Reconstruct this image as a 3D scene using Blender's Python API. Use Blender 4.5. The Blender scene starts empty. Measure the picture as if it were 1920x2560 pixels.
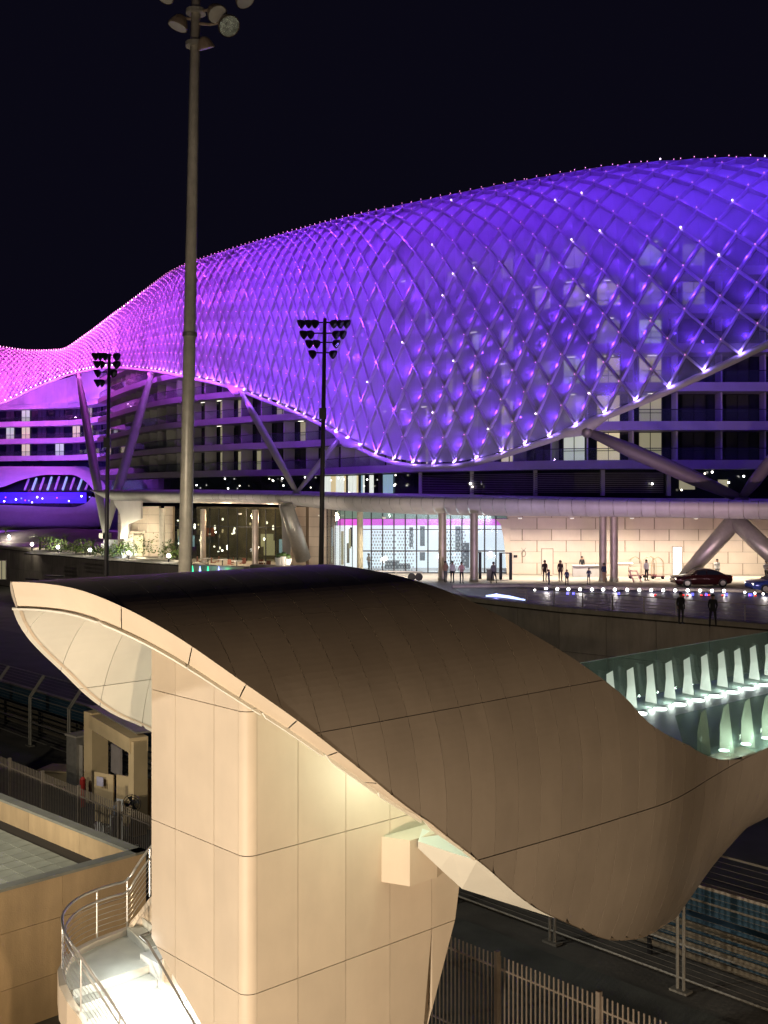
import bpy, bmesh, math, random
import numpy as np
from mathutils import Vector, Matrix
random.seed(7)
SC = bpy.context.scene
ZC = 12.7            # eye height above the track level (z = 0)
F, HY = 2800.0, 1230.0
# ------------------------------------------------------------------ camera
cam = bpy.data.cameras.new('camera'); co = bpy.data.objects.new('camera', cam)
SC.collection.objects.link(co); SC.camera = co
co.location = (0, 0, ZC); co.rotation_euler = (math.radians(90), 0, 0)
cam.sensor_fit = 'VERTICAL'; cam.sensor_height = 36; cam.sensor_width = 27
cam.lens = F / 2560 * 36; cam.shift_y = -(1280 - HY) / 2560
cam.clip_start = 0.1; cam.clip_end = 5000
# ------------------------------------------------------------------ night sky
w = bpy.data.worlds.new('World'); SC.world = w; w.use_nodes = True
nt = w.node_tree; bg = nt.nodes['Background']
sk = nt.nodes.new('ShaderNodeTexSky'); sk.sky_type = 'NISHITA'; sk.sun_disc = False
sk.sun_elevation = math.radians(-4); sk.sun_rotation = math.radians(200)
mx = nt.nodes.new('ShaderNodeMixRGB'); mx.blend_type = 'MIX'; mx.inputs[0].default_value = 0.97
mx.inputs[2].default_value = (0.048, 0.042, 0.110, 1)
nt.links.new(sk.outputs[0], mx.inputs[1]); nt.links.new(mx.outputs[0], bg.inputs[0])
bg.inputs[1].default_value = 0.06
SC.view_settings.view_transform = 'Standard'; SC.view_settings.look = 'None'
SC.view_settings.exposure = 0; SC.view_settings.gamma = 1; SC.view_settings.use_curve_mapping = False
SC.render.resolution_x = 768; SC.render.resolution_y = 1024
SC.render.engine = 'CYCLES'
try:
    SC.cycles.max_bounces = 6; SC.cycles.diffuse_bounces = 2; SC.cycles.glossy_bounces = 3
    SC.cycles.transparent_max_bounces = 24; SC.cycles.transmission_bounces = 4
    SC.cycles.use_light_tree = True; SC.cycles.sample_clamp_indirect = 4
except Exception: pass

COL = SC.collection
# ------------------------------------------------------------------ lights
def lamp(name, kind, loc, power, color, target=None, size=0.2, spot=70, blend=.5, sy=None):
    L = bpy.data.lights.new(name, kind); L.energy = power; L.color = color
    if kind == 'AREA':
        L.size = size
        if sy: L.shape = 'RECTANGLE'; L.size_y = sy
    else: L.shadow_soft_size = size
    if kind == 'SPOT': L.spot_size = math.radians(spot); L.spot_blend = blend
    o = bpy.data.objects.new(name, L); COL.objects.link(o); o.location = loc
    if target is not None:
        d = Vector(target) - Vector(loc); o.rotation_euler = d.to_track_quat('-Z', 'Y').to_euler()
    return o
WARM = (1.0, .83, .64)
# two low warm unseen floods, then added fill spots for roof, walls, fences, mast
lamp('unseen_flood', 'SPOT', (-9.0, 4.0, ZC - 10.5), 15000, WARM, (-1, 20, ZC - 4), .12, 75, .6)
lamp('unseen_flood', 'SPOT', (7.0, 1.0, ZC - 10.5), 7500, (1.0, .74, .48), (3, 22, ZC - 6), .3, 80, .6)
lamp('unseen_flood', 'SPOT', (-24.0, 20.0, ZC + 5), 11000, (1, .95, .82), (-11, 31, ZC - 10), .2, 62, .7)
lamp('unseen_flood', 'SPOT', (-24.0, 16.0, ZC + 4), 7000, (1, .93, .87), (1, 21, ZC - 1), .4, 58, .9)  # added fill that lifts the hood crest
lamp('unseen_flood', 'SPOT', (-36.0, 62.0, 3.0), 16000, (1, .86, .72), (-34, 112, 3), .4, 110, .8)
lamp('unseen_flood', 'SPOT', (20.0, 4.0, ZC - 7.5), 7500, (1.0, .80, .62), (21, 62, ZC - 6), .3, 74, .8)
lamp('unseen_flood', 'SPOT', (-16.0, 16.0, ZC - 4), 12000, (1.0, .88, .66), (-13, 48, 1), .3, 70, .8)
lamp('unseen_flood', 'SPOT', (-20.0, 24.0, 1.2), 15000, (1.0, .85, .62), (-8, 45, ZC + 7), .3, 64, .8)
lamp('unseen_flood', 'SPOT', (-15.0, 12.0, 3.4), 6500, (1.0, .76, .45), (-9, 29, 1.5), .2, 60, .7)

# ------------------------------------------------------------------ helpers
def P(px, py, D):
    return Vector(((px - 960) / F * D, D, ZC + (HY - py) / F * D))
def lin(h):
    return tuple(((c / 255) / 12.92 if c / 255 <= .04045 else ((c / 255 + .055) / 1.055) ** 2.4) for c in h)
def mat(name, col, rough=.6, metal=0, var=.12, scale=3.0, bump=0, bscale=40, emit=None, es=0, spec=None, pv=0, streak=0):
    m = bpy.data.materials.new(name); m.use_nodes = True; n = m.node_tree; b = n.nodes['Principled BSDF']
    b.inputs['Roughness'].default_value = rough; b.inputs['Metallic'].default_value = metal
    if spec is not None: b.inputs['Specular IOR Level'].default_value = spec
    tc = n.nodes.new('ShaderNodeTexCoord')
    if var > 0:
        no = n.nodes.new('ShaderNodeTexNoise'); no.inputs['Scale'].default_value = scale; no.inputs['Detail'].default_value = 6
        n.links.new(tc.outputs['Object'], no.inputs['Vector'])
        cr = n.nodes.new('ShaderNodeValToRGB'); cr.color_ramp.elements[0].position = .3; cr.color_ramp.elements[1].position = .7
        cr.color_ramp.elements[0].color = tuple(c * (1 - var) for c in col[:3]) + (1,)
        cr.color_ramp.elements[1].color = tuple(min(1, c * (1 + var)) for c in col[:3]) + (1,)
        n.links.new(no.outputs['Fac'], cr.inputs[0]); n.links.new(cr.outputs[0], b.inputs['Base Color'])
    else: b.inputs['Base Color'].default_value = tuple(col[:3]) + (1,)
    if var > 0 and (pv or streak):
        src = cr.outputs[0]
        if pv:          # every panel left the factory a slightly different tone
            oi = n.nodes.new('ShaderNodeObjectInfo'); mr_ = n.nodes.new('ShaderNodeMapRange'); mr_.inputs[3].default_value = 1 - pv; mr_.inputs[4].default_value = 1 + pv
            n.links.new(oi.outputs['Random'], mr_.inputs[0]); hv = n.nodes.new('ShaderNodeHueSaturation'); n.links.new(mr_.outputs[0], hv.inputs['Value']); n.links.new(src, hv.inputs['Color']); src = hv.outputs[0]
        if streak:      # dust and rain streaks running down
            mp = n.nodes.new('ShaderNodeMapping'); mp.inputs['Scale'].default_value = (1.3, 1.3, .30); n.links.new(tc.outputs['Object'], mp.inputs[0])
            ns = n.nodes.new('ShaderNodeTexNoise'); ns.inputs['Scale'].default_value = 1.6; ns.inputs['Detail'].default_value = 8; ns.inputs['Roughness'].default_value = .65; n.links.new(mp.outputs[0], ns.inputs['Vector'])
            r3 = n.nodes.new('ShaderNodeMapRange'); r3.inputs[1].default_value = .35; r3.inputs[2].default_value = .7; r3.inputs[3].default_value = 1 - streak; r3.inputs[4].default_value = 1 + streak * .4
            n.links.new(ns.outputs['Fac'], r3.inputs[0]); h2 = n.nodes.new('ShaderNodeHueSaturation'); n.links.new(r3.outputs[0], h2.inputs['Value']); n.links.new(src, h2.inputs['Color']); src = h2.outputs[0]
        n.links.new(src, b.inputs['Base Color'])
    if bump > 0:
        n2 = n.nodes.new('ShaderNodeTexNoise'); n2.inputs['Scale'].default_value = bscale; n2.inputs['Detail'].default_value = 4
        n.links.new(tc.outputs['Object'], n2.inputs['Vector'])
        bp = n.nodes.new('ShaderNodeBump'); bp.inputs['Strength'].default_value = bump; bp.inputs['Distance'].default_value = .02
        n.links.new(n2.outputs['Fac'], bp.inputs['Height']); n.links.new(bp.outputs[0], b.inputs['Normal'])
    if emit:
        b.inputs['Emission Color'].default_value = tuple(emit) + (1,); b.inputs['Emission Strength'].default_value = es
    return m
def glass(name, tint=(.8, .9, .9), clear=.8, rough=.03, diff=(.5, .6, .6)):
    """thin sheet glass: mostly see-through, reflective at grazing angles, a little body colour"""
    m = bpy.data.materials.new(name); m.use_nodes = True; n = m.node_tree; n.nodes.clear()
    out = n.nodes.new('ShaderNodeOutputMaterial'); tr = n.nodes.new('ShaderNodeBsdfTransparent'); tr.inputs[0].default_value = tint + (1,)
    di = n.nodes.new('ShaderNodeBsdfDiffuse'); di.inputs[0].default_value = diff + (1,)
    tl = n.nodes.new('ShaderNodeBsdfTranslucent'); tl.inputs[0].default_value = diff + (1,)
    md = n.nodes.new('ShaderNodeMixShader'); md.inputs[0].default_value = .5
    n.links.new(di.outputs[0], md.inputs[1]); n.links.new(tl.outputs[0], md.inputs[2])
    a = n.nodes.new('ShaderNodeMixShader'); a.inputs[0].default_value = 1 - clear
    n.links.new(tr.outputs[0], a.inputs[1]); n.links.new(md.outputs[0], a.inputs[2])
    gl = n.nodes.new('ShaderNodeBsdfGlossy'); gl.inputs['Roughness'].default_value = rough
    lw = n.nodes.new('ShaderNodeLayerWeight'); pw_ = n.nodes.new('ShaderNodeMath'); pw_.operation = 'POWER'; pw_.inputs[1].default_value = 4
    n.links.new(lw.outputs['Facing'], pw_.inputs[0]); fr = n.nodes.new('ShaderNodeMapRange'); fr.inputs[3].default_value = .04; fr.inputs[4].default_value = .9
    n.links.new(pw_.outputs[0], fr.inputs[0])
    b = n.nodes.new('ShaderNodeMixShader'); n.links.new(fr.outputs[0], b.inputs[0])
    n.links.new(a.outputs[0], b.inputs[1]); n.links.new(gl.outputs[0], b.inputs[2]); n.links.new(b.outputs[0], out.inputs[0])
    return m
def glow(name, col, s):
    m = bpy.data.materials.new(name); m.use_nodes = True; n = m.node_tree; b = n.nodes['Principled BSDF']
    b.inputs['Base Color'].default_value = tuple(c * .6 for c in col) + (1,)
    b.inputs['Emission Color'].default_value = tuple(col) + (1,); b.inputs['Emission Strength'].default_value = s
    return m

class MB:
    def __init__(s): s.v = []; s.f = []; s.m = []
    def add(s, vs, fs, mi=0):
        o = len(s.v); s.v += [tuple(v) for v in vs]; s.f += [tuple(i + o for i in f) for f in fs]; s.m += [mi] * len(fs); return s
    def hexa(s, b, t, mi=0):            # b, t: lists of 4 points (bottom, top)
        return s.add(list(b) + list(t), [(3, 2, 1, 0), (4, 5, 6, 7), (0, 1, 5, 4), (1, 2, 6, 5), (2, 3, 7, 6), (3, 0, 4, 7)], mi)
    def box(s, c, d, rz=0, mi=0, R=None):
        c = Vector(c); M = R if R else Matrix.Rotation(rz, 3, 'Z'); h = [x / 2 for x in d]
        q = [(-1, -1), (1, -1), (1, 1), (-1, 1)]
        return s.hexa([c + M @ Vector((a * h[0], b * h[1], -h[2])) for a, b in q], [c + M @ Vector((a * h[0], b * h[1], h[2])) for a, b in q], mi)
    def tube(s, pts, r, n=8, cap=True, mi=0, closed=False, up=None):
        pts = [Vector(p) for p in pts]; rs = r if isinstance(r, (list, tuple)) else [r] * len(pts)
        rings = []; prev = None
        for i, p in enumerate(pts):
            if closed: d = pts[(i + 1) % len(pts)] - pts[i - 1]
            else: d = pts[min(i + 1, len(pts) - 1)] - pts[max(i - 1, 0)]
            if d.length < 1e-9: d = Vector((0, 0, 1))
            d.normalize()
            if prev is None:
                a = Vector((0, 0, 1)) if abs(d.z) < .9 else Vector((1, 0, 0)); x = d.cross(a).normalized()
            else: x = (prev - d * prev.dot(d)).normalized()
            prev = x; y = d.cross(x)
            rings.append([p + (x * math.cos(2 * math.pi * (k + .5) / n) + y * math.sin(2 * math.pi * (k + .5) / n)) * rs[i] for k in range(n)])
        vs = [v for q in rings for v in q]; fs = []; L = len(rings)
        for i in range(L if closed else L - 1):
            j = (i + 1) % L
            for k in range(n): fs.append((i * n + k, i * n + (k + 1) % n, j * n + (k + 1) % n, j * n + k))
        if cap and not closed: fs.append(tuple(range(n))[::-1]); fs.append(tuple((L - 1) * n + k for k in range(n)))
        return s.add(vs, fs, mi)
    def ell(s, c, r, n=10, m=6, mi=0, R=None):
        c = Vector(c); vs = []; fs = []
        for i in range(m + 1):
            a = math.pi * i / m
            for k in range(n):
                b = 2 * math.pi * k / n
                v = Vector((r[0] * math.sin(a) * math.cos(b), r[1] * math.sin(a) * math.sin(b), r[2] * math.cos(a)))
                vs.append(c + (R @ v if R else v))
        for i in range(m):
            for k in range(n): fs.append((i * n + k, (i + 1) * n + k, (i + 1) * n + (k + 1) % n, i * n + (k + 1) % n))
        return s.add(vs, fs, mi)
    def prism(s, poly, z0, z1, mi=0):
        n = len(poly)
        zb = z0 if callable(z0) else (lambda p: z0); zt = z1 if callable(z1) else (lambda p: z1)
        vs = [(p[0], p[1], zb(p)) for p in poly] + [(p[0], p[1], zt(p)) for p in poly]
        fs = [tuple(range(n))[::-1], tuple(range(n, 2 * n))] + [(i, (i + 1) % n, n + (i + 1) % n, n + i) for i in range(n)]
        return s.add(vs, fs, mi)
    def grid(s, pts, mi=0):             # pts[i][j]
        a, b = len(pts), len(pts[0]); vs = [p for r in pts for p in r]
        return s.add(vs, [(i * b + j, (i + 1) * b + j, (i + 1) * b + j + 1, i * b + j + 1) for i in range(a - 1) for j in range(b - 1)], mi)
    def mesh(s, name, mats, smooth=False):
        me = bpy.data.meshes.new(name); me.from_pydata(s.v, [], s.f)
        for m in (mats if isinstance(mats, (list, tuple)) else [mats]): me.materials.append(m)
        me.polygons.foreach_set('material_index', s.m)
        if smooth: me.polygons.foreach_set('use_smooth', [True] * len(s.f))
        me.update(); return me
    def obj(s, name, mats, parent=None, smooth=False, kind=None, label=None):
        o = bpy.data.objects.new(name, s.mesh(name, mats, smooth)); COL.objects.link(o)
        if parent: o.parent = parent
        if kind: o['kind'] = kind
        if label: o['label'] = label
        return o
def tag(o, label, cat, group=None):
    o['label'] = label; o['category'] = cat
    if group: o['group'] = group
    return o
def thing(name, label, cat, loc=(0, 0, 0), group=None):
    o = bpy.data.objects.new(name, None); COL.objects.link(o); o.location = loc; o.empty_display_size = .3
    return tag(o, label, cat, group)
def link(name, me, parent=None, loc=(0, 0, 0), rz=0):
    o = bpy.data.objects.new(name, me); COL.objects.link(o); o.location = loc; o.rotation_euler = (0, 0, rz)
    if parent: o.parent = parent
    return o
def dup(root, loc, rz, label, group=None, scale=None):
    r = root.copy(); COL.objects.link(r); r.location = loc; r.rotation_euler = (0, 0, rz); r['label'] = label
    if scale: r.scale = scale
    if group: r['group'] = group
    for ch in root.children:
        c = ch.copy(); COL.objects.link(c); c.parent = r
        for g in ch.children:
            d = g.copy(); COL.objects.link(d); d.parent = c
    return r
def pchip(xs, ys):
    xs = np.array(xs, float); ys = np.array(ys, float); h = np.diff(xs); d = np.diff(ys) / h; m = np.zeros(len(xs))
    for i in range(1, len(xs) - 1):
        if d[i - 1] * d[i] > 0: m[i] = 2 * d[i - 1] * d[i] / (d[i - 1] + d[i])
    m[0] = d[0]; m[-1] = d[-1]
    def f(x):
        x = min(max(x, xs[0]), xs[-1]); i = min(int(np.searchsorted(xs, x, side='right')) - 1, len(xs) - 2); i = max(i, 0)
        t = (x - xs[i]) / h[i]
        return float(ys[i] * (2 * t**3 - 3 * t**2 + 1) + h[i] * m[i] * (t**3 - 2 * t**2 + t) + ys[i + 1] * (-2 * t**3 + 3 * t**2) + h[i] * m[i + 1] * (t**3 - t**2))
    return f
def poly_px(tab):      # table of (px, D, ...) -> function of arc length on the ground plan
    pts = [((p[0] - 960) / F * p[1], p[1]) for p in tab]; s = [0]
    for a, b in zip(pts, pts[1:]): s.append(s[-1] + math.hypot(b[0] - a[0], b[1] - a[1]))
    fx = pchip(s, [p[0] for p in pts]); fy = pchip(s, [p[1] for p in pts]); return fx, fy, s

# ------------------------------------------------------------------ materials
M = {}
M['cream'] = mat('cream panel', (.60, .50, .38), .55, 0, .05, 1.2, .16, 2.5, pv=.045, streak=.035)
M['creamin'] = mat('pale lining panel', (.68, .66, .58), .45, 0, .04, 1.5, pv=.04, streak=.02)
M['bronze'] = mat('brown roof panel', (.325, .27, .212), .40, .15, .07, .8, .30, 2.2, pv=.055, streak=.06)
M['joint'] = mat('dark joint', (.03, .025, .02), .9, 0, 0)
M['jointtan'] = mat('tan joint', (.20, .15, .10), .9, 0, 0)
M['conc'] = mat('concrete', (.30, .27, .23), .85, 0, .15, 1.5, .3, 25, pv=.06, streak=.18)
M['wallrend'] = mat('tan render', (.42, .30, .17), .8, 0, .13, .7, .25, 30, pv=.06, streak=.16)
M['asph'] = mat('asphalt', (.045, .045, .045), .9, 0, .3, .6, .5, 30)
M['soil'] = mat('sandy ground', (.09, .085, .075), .95, 0, .35, .5, .6, 8)
M['paving'] = mat('pale paving', (.42, .38, .32), .6, 0, .1, .8)
M['steel'] = mat('brushed steel', (.50, .48, .44), .42, .55, .08, 4)
M['galv'] = mat('galvanised steel', (.30, .28, .25), .5, .6, .15, 5)
M['mastgrey'] = mat('painted mast grey', (.55, .51, .44), .36, .1, .12, 3, .1, 20, streak=.2)
M['black'] = mat('black metal', (.012, .012, .014), .5, .4, .1, 5)
M['white'] = mat('white paint', (.75, .74, .70), .5, 0, .05, 3)
M['red'] = mat('red plastic', (.5, .03, .02), .5, 0, .1, 4)
M['blue'] = mat('blue hoarding', (.016, .05, .085), .6, 0, .15, 1)
M['slabw'] = mat('white facade panel', (.52, .50, .49), .5, 0, .05, .6, pv=.05, streak=.08)
M['facdark'] = mat('dark facade glass', (.012, .016, .024), .12, 0, .3, .4)
M['room'] = mat('dark curtain', (.05, .05, .055), .8, 0, .3, .5)
M['lit_a'] = glow('lit curtain cream', (1.0, .84, .52), .55)
M['lit_b'] = glow('lit curtain pale', (.80, .86, .70), .52)
M['lit_c'] = glow('lit curtain dim', (.74, .68, .42), .30)
M['lit_d'] = glow('lit curtain warm', (1.0, .62, .28), .22)
M['lampw'] = glow('lit white lamp', (1, .97, .9), 9)
M['lampsoft'] = glow('lit soft downlight', (1, .92, .75), 3)
M['frame'] = mat('window frame', (.03, .03, .035), .4, .6, 0)
M['glassr'] = glass('balustrade glass', (.93, .96, .96), .95, .03, (.25, .35, .38))
M['glassb'] = glass('green balustrade glass', (.84, .93, .89), .82, .02, (.30, .43, .38))
M['leaf'] = mat('leaves', (.05, .10, .02), .6, 0, .5, 2)
M['leafl'] = mat('pale leaves', (.12, .16, .035), .6, 0, .4, 2)
M['water'] = mat('pool water', (.005, .006, .014), .08, 0, .2, 1, .35, 3)
M['skin'] = mat('skin', (.30, .17, .11), .6, 0, .05)
M['hair'] = mat('hair', (.012, .010, .009), .7, 0, 0)

# ================================================================== SETTING
U = Vector((-.674, .738, 0)); V = Vector((.738, .674, 0)); C0 = Vector((-3.29, 19.6, 0))
def uv(u, t, z): p = C0 + U * u + V * t; return Vector((p.x, p.y, ZC + z))
g = MB(); g.add([(-1500, -60, -.02), (1500, -60, -.02), (1500, 2500, -.02), (-1500, 2500, -.02)], [(0, 1, 2, 3)])
g.obj('ground', M['soil'], kind='structure')
def gp(px, py, z=0):
    D = F * (ZC - z) / (py - HY); return Vector(((px - 960) / F * D, D, z))
# track: between the debris fence and the retaining wall
dfa, dfb = gp(75, 1865), gp(1625, 2450)
dfd = (dfa - dfb).normalized(); dfn = Vector((dfd.y, -dfd.x, 0));
if dfn.y < 0: dfn = -dfn
def strip(name, off0, off1, z, m, s0=-60, s1=160):
    q = [dfb + dfd * s0 + dfn * off0, dfb + dfd * s1 + dfn * off0, dfb + dfd * s1 + dfn * off1, dfb + dfd * s0 + dfn * off1]
    b = MB(); b.add([(p.x, p.y, z) for p in q], [(0, 1, 2, 3)]); return b.obj(name, m, kind='structure')
strip('track', 3.0, 19, .004, M['asph'])
strip('service_path', -7.6, -.6, .004, mat('service path', (.07, .075, .068), .9, 0, .3, .7, .4, 20))
strip('track_line', 3.4, 3.6, .009, M['white'])

# forecourt (upper level) with its retaining wall
ZF = ZC - 7.5
def fp(px, py): return gp(px, py, ZF)
rim = [fp(-700, 1322), fp(-300, 1345), fp(0, 1368), fp(260, 1392), fp(520, 1416), fp(900, 1458), fp(1200, 1500), fp(1400, 1522), fp(1920, 1565), fp(2500, 1612), fp(3600, 1700)]
b = MB(); poly = [(p.x, p.y) for p in rim] + [(150, 260), (-330, 420)]
b.prism(poly, ZF - .5, ZF); b.obj('forecourt', M['paving'], kind='structure')
rw = thing('retaining_wall', 'long dark concrete retaining wall below the hotel forecourt', 'wall')
wm = mat('retaining wall panel', (.27, .24, .21), .85, 0, .12, .5, .3, 12, pv=.09, streak=.2)
core = MB()
npan = 0; ppan = None
for a, c in zip(rim, rim[1:]):
    d = c - a; L = d.length; nn = max(1, int(L / 3.2)); nx = Vector((d.y, -d.x, 0)).normalized()
    if nx.y > 0: nx = -nx
    core.hexa([Vector((q.x, q.y, -.3)) for q in (a + nx * .02, c + nx * .02, c - nx * .5, a - nx * .5)], [Vector((q.x, q.y, ZF + .08)) for q in (a + nx * .02, c + nx * .02, c - nx * .5, a - nx * .5)])
    for i in range(nn):
        p0 = a + d * (i / nn) + d.normalized() * .02; p1 = a + d * ((i + 1) / nn) - d.normalized() * .02
        px = 960 + F * p0.x / p0.y
        if px < -80 or px > 2000: continue
        for k in range(2):
            z0 = .1 + k * (ZF - .35) / 2; z1 = z0 + (ZF - .35) / 2 - .03
            m_ = MB(); qs = (p0 + nx * .09, p1 + nx * .09, p1 + nx * .02, p0 + nx * .02)
            m_.hexa([Vector((q.x, q.y, z0)) for q in qs], [Vector((q.x, q.y, z1)) for q in qs]); m_.obj('wall_panel', wm, rw)
        m_ = MB(); e = nx * .16; qs = (p0 + e - d.normalized() * .02, p1 + e + d.normalized() * .02, p1 - nx * .5, p0 - nx * .5)
        m_.hexa([Vector((q.x, q.y, ZF - .17)) for q in qs], [Vector((q.x, q.y, ZF + .12)) for q in qs]); m_.obj('coping', M['conc'], rw)
core.obj('wall_core', M['joint'], rw)
# ================================================================== GRID SHELL
bot = [(-420, 1075, 236), (-200, 1045, 230), (0, 1005, 222), (100, 960, 212), (200, 925, 198), (280, 913, 182), (380, 921, 164), (470, 937, 150), (560, 957, 142), (640, 985, 135), (720, 1016, 128), (800, 1052, 121),
       (900, 1113, 114), (960, 1140, 111), (1030, 1156, 108), (1110, 1158, 105), (1180, 1149, 102), (1250, 1130, 100), (1330, 1104, 97), (1420, 1073, 94), (1500, 1036, 92), (1590, 1000, 90), (1680, 962, 88), (1770, 920, 87), (1851, 882, 86), (1950, 835, 85), (2100, 770, 84), (2300, 690, 84), (2600, 600, 84)]
top = [(-420, 830, 262), (-200, 850, 258), (0, 868, 250), (80, 878, 240), (150, 876, 226), (210, 842, 214), (280, 790, 205), (370, 722, 196), (430, 680, 190), (470, 661, 186), (560, 630, 180), (700, 588, 172), (860, 545, 165), (1000, 514, 158), (1160, 479, 152), (1300, 450, 147), (1460, 420, 142), (1620, 402, 137), (1760, 395, 133), (1920, 397, 130), (2100, 410, 128), (2400, 470, 128), (2700, 560, 130)]
fby = pchip([b[0] for b in bot], [b[1] for b in bot]); fbd = pchip([b[0] for b in bot], [b[2] for b in bot])
fty = pchip([b[0] for b in top], [b[1] for b in top]); ftd = pchip([b[0] for b in top], [b[2] for b in top])
shift = pchip([-420, 250, 900, 1100, 1400, 1700, 2600], [0, 0, 0, 15, 60, 120, 200])
def shellpt(xb, w):
    """point on the shell: xb = bottom edge position, w = 0 bottom edge .. 1 crest .. 1.3 behind"""
    Db = fbd(xb); zb = (HY - fby(xb)) / F * Db; xt = xb - shift(xb); Dt = ftd(xt) - 4; tgt = (HY - fty(xt)) / F
    zt = tgt * Dt
    for _ in range(4):
        best = max((zb + (zt - zb) * math.sin(f)) / (Db + (Dt - Db) * (1 - math.cos(f)) ** 1.35) for f in [math.pi / 2 * k / 24 for k in range(25)])
        zt *= tgt / best
    f = w * math.pi / 2; sz = math.sin(min(f, math.pi / 2 + .6)); sd = (1 - math.cos(f)) ** 1.35
    D = Db + (Dt - Db) * sd; z = zb + (zt - zb) * sz
    # the bulge leans: screen position drifts from xb to xt along the arc
    x = (xb - 960) / F * Db + ((xt - 960) / F * Dt - (xb - 960) / F * Db) * sd
    return Vector((x, D, ZC + z))
# columns evenly spaced along the bottom edge in metres
xs = []; acc = 0; last = None; xq = -330.0; step = lambda x: pchip([-330, 100, 300, 500, 700, 1000, 1300, 2500], [1.9, 1.85, 1.75, 1.85, 2.2, 2.65, 2.8, 3.0])(x)
while xq < 2480:
    p = shellpt(xq, 0)
    if last is None or (acc + (p - last).length) >= step(xq):
        xs.append(xq); acc = 0
    else: acc += (p - last).length
    last = p; xq += 2.0
NC = len(xs); NR = 27; WMAX = 1.22
fx_ = pchip(range(NC), xs)
node = {}
for r in range(NR + 1):
    for c in range(NC):
        cc = c + (.5 if r % 2 else 0)
        if cc > NC - 1: continue
        # half-row height shrinks slightly towards the crest
        node[(r, c)] = shellpt(fx_(cc), WMAX * r / NR)
def nrm(r, c):
    p = node.get((r, c)); q = node.get((r, c + 1)) or node.get((r, c - 1)); s = node.get((r + 2, c)) or node.get((r - 2, c))
    a = (q - p) if (r, c + 1) in node else (p - q); d_ = (s - p) if (r + 2, c) in node else (p - s)
    n = a.cross(d_).normalized()
    return n if n.y < 0 or n.z > .8 else -n
gs = thing('grid_shell_canopy', 'huge curving glass and steel grid canopy glowing violet and pink over the hotel', 'canopy')
M['pane'] = None
def pane_mat():
    m = bpy.data.materials.new('fritted shell glass'); m.use_nodes = True; n = m.node_tree; n.nodes.clear()
    out = n.nodes.new('ShaderNodeOutputMaterial'); tr = n.nodes.new('ShaderNodeBsdfTransparent'); tr.inputs[0].default_value = (.85, .85, .9, 1)
    di = n.nodes.new('ShaderNodeBsdfDiffuse'); di.inputs[0].default_value = (.8, .8, .85, 1)
    tl = n.nodes.new('ShaderNodeBsdfTranslucent'); tl.inputs[0].default_value = (.8, .8, .85, 1)
    md = n.nodes.new('ShaderNodeMixShader'); md.inputs[0].default_value = .5
    n.links.new(di.outputs[0], md.inputs[1]); n.links.new(tl.outputs[0], md.inputs[2])
    lw = n.nodes.new('ShaderNodeLayerWeight'); lw.inputs[0].default_value = .45
    mr = n.nodes.new('ShaderNodeMapRange'); mr.inputs[1].default_value = 0; mr.inputs[2].default_value = .8; mr.inputs[3].default_value = .11; mr.inputs[4].default_value = .90
    n.links.new(lw.outputs['Facing'], mr.inputs[0])
    a = n.nodes.new('ShaderNodeMixShader'); n.links.new(mr.outputs[0], a.inputs[0])
    n.links.new(tr.outputs[0], a.inputs[1]); n.links.new(md.outputs[0], a.inputs[2])
    gl = n.nodes.new('ShaderNodeBsdfGlossy'); gl.inputs['Roughness'].default_value = .3
    b_ = n.nodes.new('ShaderNodeMixShader'); b_.inputs[0].default_value = .035
    n.links.new(a.outputs[0], b_.inputs[1]); n.links.new(gl.outputs[0], b_.inputs[2]); n.links.new(b_.outputs[0], out.inputs[0])
    return m
M['pane'] = pane_mat()
M['bar'] = mat('shell steel', (.46, .43, .48), .35, .4, .06, 2)
M['led'] = glow('violet lamp', (.95, .70, 1.0), 11)
M['ledp'] = glow('pink lamp', (1.0, .35, .70), 2.2)
def quad_pane(mb, r, c):
    o = 1 if r % 2 else 0          # diamond: bottom (r,c), right (r+1), top (r+2,c), left
    k = [(r, c), (r + 1, c + o), (r + 2, c), (r + 1, c - 1 + o)]
    if any(q not in node for q in k): return None
    pts = [node[q] for q in k]; n = nrm(r, c); cen = sum(pts, Vector()) / 4
    off = [.10, 0, -.08, 0]; q = [cen + (p - cen) * .91 + n * (of - .24) for p, of in zip(pts, off)]
    mb.add(q + [v + n * .04 for v in q], [(0, 1, 2, 3), (4, 5, 6, 7), (0, 1, 5, 4), (1, 2, 6, 5), (2, 3, 7, 6), (3, 0, 4, 7)])
    s = [Vector((960 + F * v.x / v.y, HY - F * (v.z - ZC) / v.y)) for v in q]
    area = abs((s[2] - s[0]).x * (s[3] - s[1]).y - (s[2] - s[0]).y * (s[3] - s[1]).x) / 2
    vis = 0 <= sum(v[0] for v in s) / 4 <= 1920
    return area if vis else 0
cand = []
for r in range(0, NR - 1):
    for c in range(NC):
        m_ = MB(); a = quad_pane(m_, r, c)
        if a is None: continue
        if r % 2 == 0 or True: cand.append((a, r, c, m_))
cand.sort(key=lambda q: -q[0])
rest = MB()
for i, (a, r, c, m_) in enumerate(cand):
    if i < 300: m_.obj('glass_pane', M['pane'], gs)
    else: rest.add(m_.v, m_.f)
for c in range(NC - 1):          # triangular panes closing the lower edge
    a, b_, t3 = node[(0, c)], node[(0, c + 1)], node.get((1, c))
    if t3 is None: continue
    n = nrm(0, c); cen = (a + b_ + t3) / 3; q = [cen + (v - cen) * .9 - n * .2 for v in (a, b_, t3)]; rest.add(q + [v + n * .04 for v in q], [(0, 1, 2), (5, 4, 3), (0, 3, 4, 1), (1, 4, 5, 2), (2, 5, 3, 0)])
rest.obj('glass_panes', M['pane'], gs, kind='stuff')
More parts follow.
